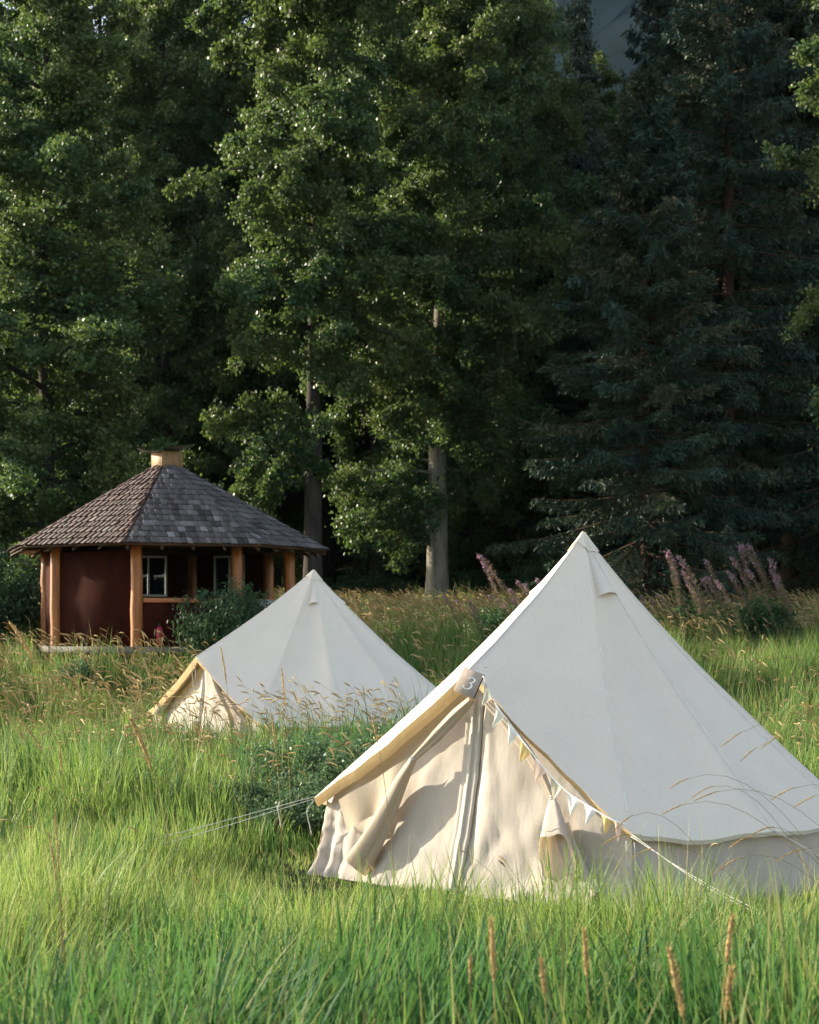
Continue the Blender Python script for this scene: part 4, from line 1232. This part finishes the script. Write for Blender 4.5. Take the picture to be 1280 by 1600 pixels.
for args in ((40, 62, 16, 131, 3, patchy(.40, 91, 5, 3), (.75, 1.15), (.14, .26), .016, 2.5),
             (28, 41, 11, 132, 4, patchy(.38, 92, 3, 3), (.75, 1.15), (.12, .22), .012, 2.0),
             (17, 28, 10, 133, 4, patchy(.40, 93), (.7, 1.1), (.09, .17), .009, 1.4),
             (22.5, 26.3, 22, 136, 4, lambda x, y, g: (x > -3.9) & (x < .4), (.9, 1.5), (.10, .20), .009, 1.3),
             (30.5, 35.0, 20, 137, 4, lambda x, y, g: (x < -2.5), (.75, 1.2), (.14, .28), .012, 1.6),
             (5.5, 17, 1.6, 134, 5, patchy(.52, 94), (.45, .8), (.06, .11), .0055, 1.1)):
    a, b = head_field(*args[:6], L=args[6], hl=args[7], hr=args[8], thick=args[9]); st += a; hd += b
V, Fq = tubes_np(st, 3)
tag(np_mesh('grass_stalks', V, [Fq], M['stalk'], None, {'rnd': np.random.default_rng(1).random(len(V))}), 'thin dry stalks carrying the tan grass heads', 'grass', kind='stuff')
V, Fq = tubes_np(hd, 5)
rr = np.repeat(np.random.default_rng(2).random(len(V) // 25 + 1), 25)[:len(V)]
tag(np_mesh('seed_heads', V, [Fq], M['straw'], None, {'rnd': rr}, smooth=True), 'tan feathery grass seed heads scattered over the meadow', 'grass', kind='stuff')

# single stalks one can point at
def single_stalk(base, tipdir, L, arch, hl, hr, label, group=None, mat='straw', seed=0, rough=.16, thick=1.0):
    g = np.random.default_rng(seed)
    root = thing('grass_stalk', base, label, 'grass stalk', group)
    (S_, sr), (Hd, hr_) = stalk_geo(base, tipdir, L, arch, hl, hr, g, nst=14, nhd=22)
    V, Fq = tubes_np([(S_, sr * thick)], 5)
    np_mesh('stem', V, [Fq], M['stalk'], root, {'rnd': np.full(len(V), .6)}, smooth=True)
    hr_ = hr_ * .55 * (1 + rough * g.normal(0, 1, len(hr_)))
    V, Fq = tubes_np([(Hd, hr_)], 8)
    V = V + g.normal(0, hr * .16, V.shape)
    nb = 420
    k_ = g.integers(0, len(Hd), nb); A = g.normal(0, 1, (nb, 3)); A /= np.linalg.norm(A, axis=1, keepdims=True)
    dirn = (Hd[-1] - Hd[0]); dirn /= np.linalg.norm(dirn)
    b0 = Hd[k_] + A * hr_[k_][:, None] * .8; b1 = b0 + (A * .8 + dirn * .9) * hr * g.uniform(.5, 1.5, nb)[:, None]
    sd = np.cross(A, dirn) * hr * .14
    tv = np.stack([b0 - sd, b0 + sd, b1], 1).reshape(-1, 3)
    VV = np.concatenate([V, tv])
    np_mesh('seed_head', VV, [Fq, np.arange(nb * 3).reshape(-1, 3) + len(V)], M[mat], root, {'rnd': np.clip(g.normal(.5, .2, len(VV)), 0, 1)})
    return root

def tip_stalk(px, py, Y, lean, L, arch, hl, hr, label, group=None, seed=0, az=180, **kw):
    """stalk whose tip is near photo pixel (px, py) at depth Y"""
    tip = at(px, py, Y); dv = (math.cos(R(az)), math.sin(R(az)))
    hor = L * (arch[0] + arch[1]); ver = L * (1 - arch[2])
    base = (tip.x - dv[0] * hor, tip.y - dv[1] * hor, tip.z - ver)
    gz0 = float(ground_z(base[0], base[1]))
    # stretch so that it stands on the ground
    k_ = (tip.z - gz0) / ver
    L2 = L * k_ if k_ > .2 else L
    hor2 = L2 * (arch[0] + arch[1])
    base = (tip.x - dv[0] * hor2, tip.y - dv[1] * hor2, gz0)
    return single_stalk(base, dv, L2, arch, hl, hr, label, group, seed=seed, **kw)

arcs = ((1047, 1232, 10.6), (1080, 1248, 10.4), (1128, 1166, 10.8), (1157, 1190, 10.9), (1085, 1252, 10.0), (1036, 1272, 9.6), (1172, 1308, 9.4), (1205, 1250, 10.5), (1120, 1362, 8.8),
        (958, 1300, 9.8), (985, 1342, 9.4), (940, 1322, 9.9), (1140, 1325, 9.2), (1190, 1170, 11.5), (1240, 1262, 10.2), (1215, 1345, 8.6))
for i, (px, py, Y) in enumerate(arcs):
    gg = np.random.default_rng(300 + i)
    tip_stalk(px, py, Y, 0, .8, (gg.uniform(.35, .6), gg.uniform(.25, .45), gg.uniform(.26, .36)), gg.uniform(.12, .17), .0058, 'tan foxtail head arching left in front of the right side of the big tent',
              'arching foxtails before the big tent', seed=300 + i, az=180 + gg.uniform(-20, 20))
fgs = ((768, 1440, 4.6, .02, .16, .011), (913, 1455, 5.0, .03, .13, .011), (1046, 1486, 4.3, .10, .17, .0125), (1145, 1432, 4.9, -.06, .13, .011), (1143, 1516, 4.2, -.05, .10, .011), (845, 1500, 4.7, .05, .10, .009), (735, 1490, 5.4, .0, .12, .008))
fl = ('tallest blurred tan seed head in the foreground, below the zip of the big tent', 'blurred tan seed head in the foreground below the right door flap', 'thick curved tan seed head low in the foreground right of centre',
      'tan seed head leaning right in the foreground below the guy rope', 'tan seed head at the bottom right of the foreground', 'thin faded seed head low in the foreground below the big tent', 'small faded seed head standing left of the tall blurred one')
for i, (px, py, Y, ln, hl, hr) in enumerate(fgs):
    tip_stalk(px, py, Y, 0, .7, (abs(ln), abs(ln) * .4, .02), hl, hr, fl[i], seed=330 + i, az=180 if ln > 0 else 0, thick=1.6)
lfs = ((86, 1268, 6.0, 'tall thin reddish dry stalk standing at the far left of the foreground', .03, .20, .006), (75, 1300, 6.4, 'second reddish dry stalk leaning beside the tall one at far left', .08, .18, .006),
       (203, 1122, 13.0, 'large tan grass plume leaning left in the middle of the left meadow', .22, .42, .026), (28, 1122, 12.5, 'bent tan seed head at the left edge of the meadow', .35, .30, .012),
       (582, 1122, 11.0, 'tan seed head standing before the roof edge of the big tent', .10, .18, .009), (424, 1115, 12.0, 'tan seed head standing before the right half of the small tent', .06, .24, .011),
       (92, 1160, 11.0, 'curved pale brown seed head in the left meadow', .05, .22, .009), (16, 975, 31.0, 'thick tan plume leaning before the shrub at far left', .35, .75, .05), (345, 1012, 19.0, 'tall tan seed head before the door side of the small tent', .08, .40, .014), (440, 1045, 17.0, 'tall tan seed head before the middle of the small tent', .05, .38, .013))
for i, (px, py, Y, lb, ln, hl, hr) in enumerate(lfs):
    tip_stalk(px, py, Y, 0, .9, (ln * .6, ln * .5, .03), hl, hr, lb, seed=350 + i, az=180, thick=1.6)

# ------------------------------------------------------------------ fireweed
def fireweed_geo(seed, H, lean):
    g = np.random.default_rng(seed)
    s = np.linspace(0, 1, 12)
    C = np.stack([-lean * H * s ** 1.5, g.normal(0, .01, 12).cumsum() * .5, H * s * (1 - .06 * lean)], 1)
    at_ = lambda t: np.stack([np.interp(t, s, C[:, i]) for i in range(3)], -1)
    # leaves
    nl = 120; t = g.uniform(.15, .66, nl); P = at_(t); az = g.uniform(0, 2 * PI, nl)
    dv = np.stack([np.cos(az), np.sin(az), g.uniform(-.3, .5, nl)], 1); dv /= np.linalg.norm(dv, axis=1, keepdims=True)
    sd = np.cross(dv, g.normal(0, .3, (nl, 3)) + [0, 0, 1]); sd /= np.linalg.norm(sd, axis=1, keepdims=True)
    L = (.13 * g.uniform(.6, 1.2, nl) * (1.2 - .6 * t))[:, None]
    LV = np.stack([P, P + dv * L * .4 + sd * .012, P + dv * L, P + dv * L * .4 - sd * .012], 1).reshape(-1, 3)
    # pods below, flowers near the top
    npd = 300; t = g.uniform(.46, .92, npd); P = at_(t); az = g.uniform(0, 2 * PI, npd)
    dv = np.stack([np.cos(az), np.sin(az), g.uniform(.3, 1.3, npd)], 1); dv /= np.linalg.norm(dv, axis=1, keepdims=True)
    sd = np.cross(dv, [0, 0, 1.]); sd /= np.linalg.norm(sd, axis=1, keepdims=True)
    L = (.085 * g.uniform(.6, 1.2, npd))[:, None]
    PV = np.stack([P - sd * .003, P + sd * .003, P + dv * L + sd * .003, P + dv * L - sd * .003], 1).reshape(-1, 3)
    nf = 40; t = np.concatenate([g.uniform(.90, .975, 32), g.uniform(.7, .9, 8)]); P = at_(t) + g.normal(0, .022, (nf, 3)) * np.where(t > .93, .6, 1.0)[:, None]
    FV, FF, fr = leaves_np(P, .038, g, 0, 1.0, .2)
    return C, LV, PV, FV, FF, fr
fw = []
for i in range(4):
    C, LV, PV, FV, FF, fr = fireweed_geo(200 + i, 1.55, .16 + .13 * i)
    root = thing('fireweed', (0, 0, 0), 'tall fireweed stem with a pink flower spike', 'wildflower')
    V, Fq = tubes_np([(C, np.linspace(.008, .003, 12))], 5)
    np_mesh('stem', V, [Fq], M['seedpod'], root, {'rnd': np.full(len(V), .4)})
    np_mesh('leaves', LV, [np.arange(len(LV)).reshape(-1, 4)], M['shrub_leaf'], root, {'rnd': np.repeat(np.random.default_rng(i).random(len(LV) // 4), 4)})
    np_mesh('seed_pods', PV, [np.arange(len(PV)).reshape(-1, 4)], M['seedpod'], root, {'rnd': np.repeat(np.random.default_rng(i).random(len(PV) // 4), 4)})
    np_mesh('flower_spike', FV, [FF], M['pink'], root, {'rnd': fr})
    fw.append(root)
gf = np.random.default_rng(9)
used = [False] * 4
def put_fw(px, py, Y, label, group):
    i = int(gf.integers(0, 4)); lean = .16 + .13 * i
    tip = at(px, py, Y)
    gz0 = float(ground_z(tip.x, Y)); h = max(.7, tip.z - gz0)
    sc = h / 1.5
    loc = (tip.x + lean * 1.5 * sc, Y, gz0); rz = gf.normal(0, .25)
    if not used[i]:
        o = fw[i]; used[i] = True
        o.location = loc; o.rotation_euler = (0, 0, rz); o.scale = (sc,) * 3; o['label'] = label; o['group'] = group
    else: copy_tree(fw[i], loc, rz, sc, label, group)
for px, py in ((741, 862), (754, 880), (775, 933), (794, 917), (807, 905), (820, 913), (832, 902), (731, 938), (738, 944), (712, 936), (762, 928), (785, 940), (690, 930), (845, 915), (802, 935)):
    put_fw(px, py, gf.uniform(36.5, 39.5), 'fireweed with pink spike left of the big tent top', 'fireweed left of the big tent top')
for px, py in ((1043, 860), (1051, 872), (1060, 866), (1089, 900), (1097, 903), (1103, 873), (1057, 922), (1072, 905), (1120, 905), (1106, 900), (1016, 935), (1030, 928), (1080, 915), (1066, 890), (1112, 918), (1002, 930)):
    put_fw(px, py, gf.uniform(38, 43), 'fireweed with pink spike right of the big tent top', 'fireweed right of the big tent top')
for px, py in ((1151, 848), (1156, 852), (1171, 850), (1143, 868), (1167, 888), (1178, 880), (1201, 890), (1196, 896), (1186, 872), (1160, 900), (1138, 890), (1209, 905)):
    put_fw(px, py, gf.uniform(39.5, 42), 'fireweed with pink spike standing over the bright green shrub at right', 'fireweed over the bright shrub')
for i in range(4):
    if not used[i]:
        for ch_ in list(fw[i].children): bpy.data.objects.remove(ch_)
        bpy.data.objects.remove(fw[i])
print('faces', sum(len(o.data.polygons) for o in bpy.data.objects if o.type == 'MESH' and o.data.users == 1))

# ------------------------------------------------------------------ air
mb = MB(); mb.box((0, 380, 235), (2000, 1000, 480))
hz = bpy.data.materials.new('haze_air'); hz.use_nodes = True
hn = hz.node_tree.nodes; hn.remove(hn['Principled BSDF'])
pv = hn.new('ShaderNodeVolumePrincipled')
pv.inputs['Color'].default_value = (.60, .80, 1.0, 1)
pv.inputs['Density'].default_value = HAZE
pv.inputs['Anisotropy'].default_value = 0.0
hz.node_tree.links.new(pv.outputs[0], hn['Material Output'].inputs['Volume'])
tag(mb.build('haze', hz, attr=False), 'thin blue evening haze over the valley', 'haze', kind='stuff')
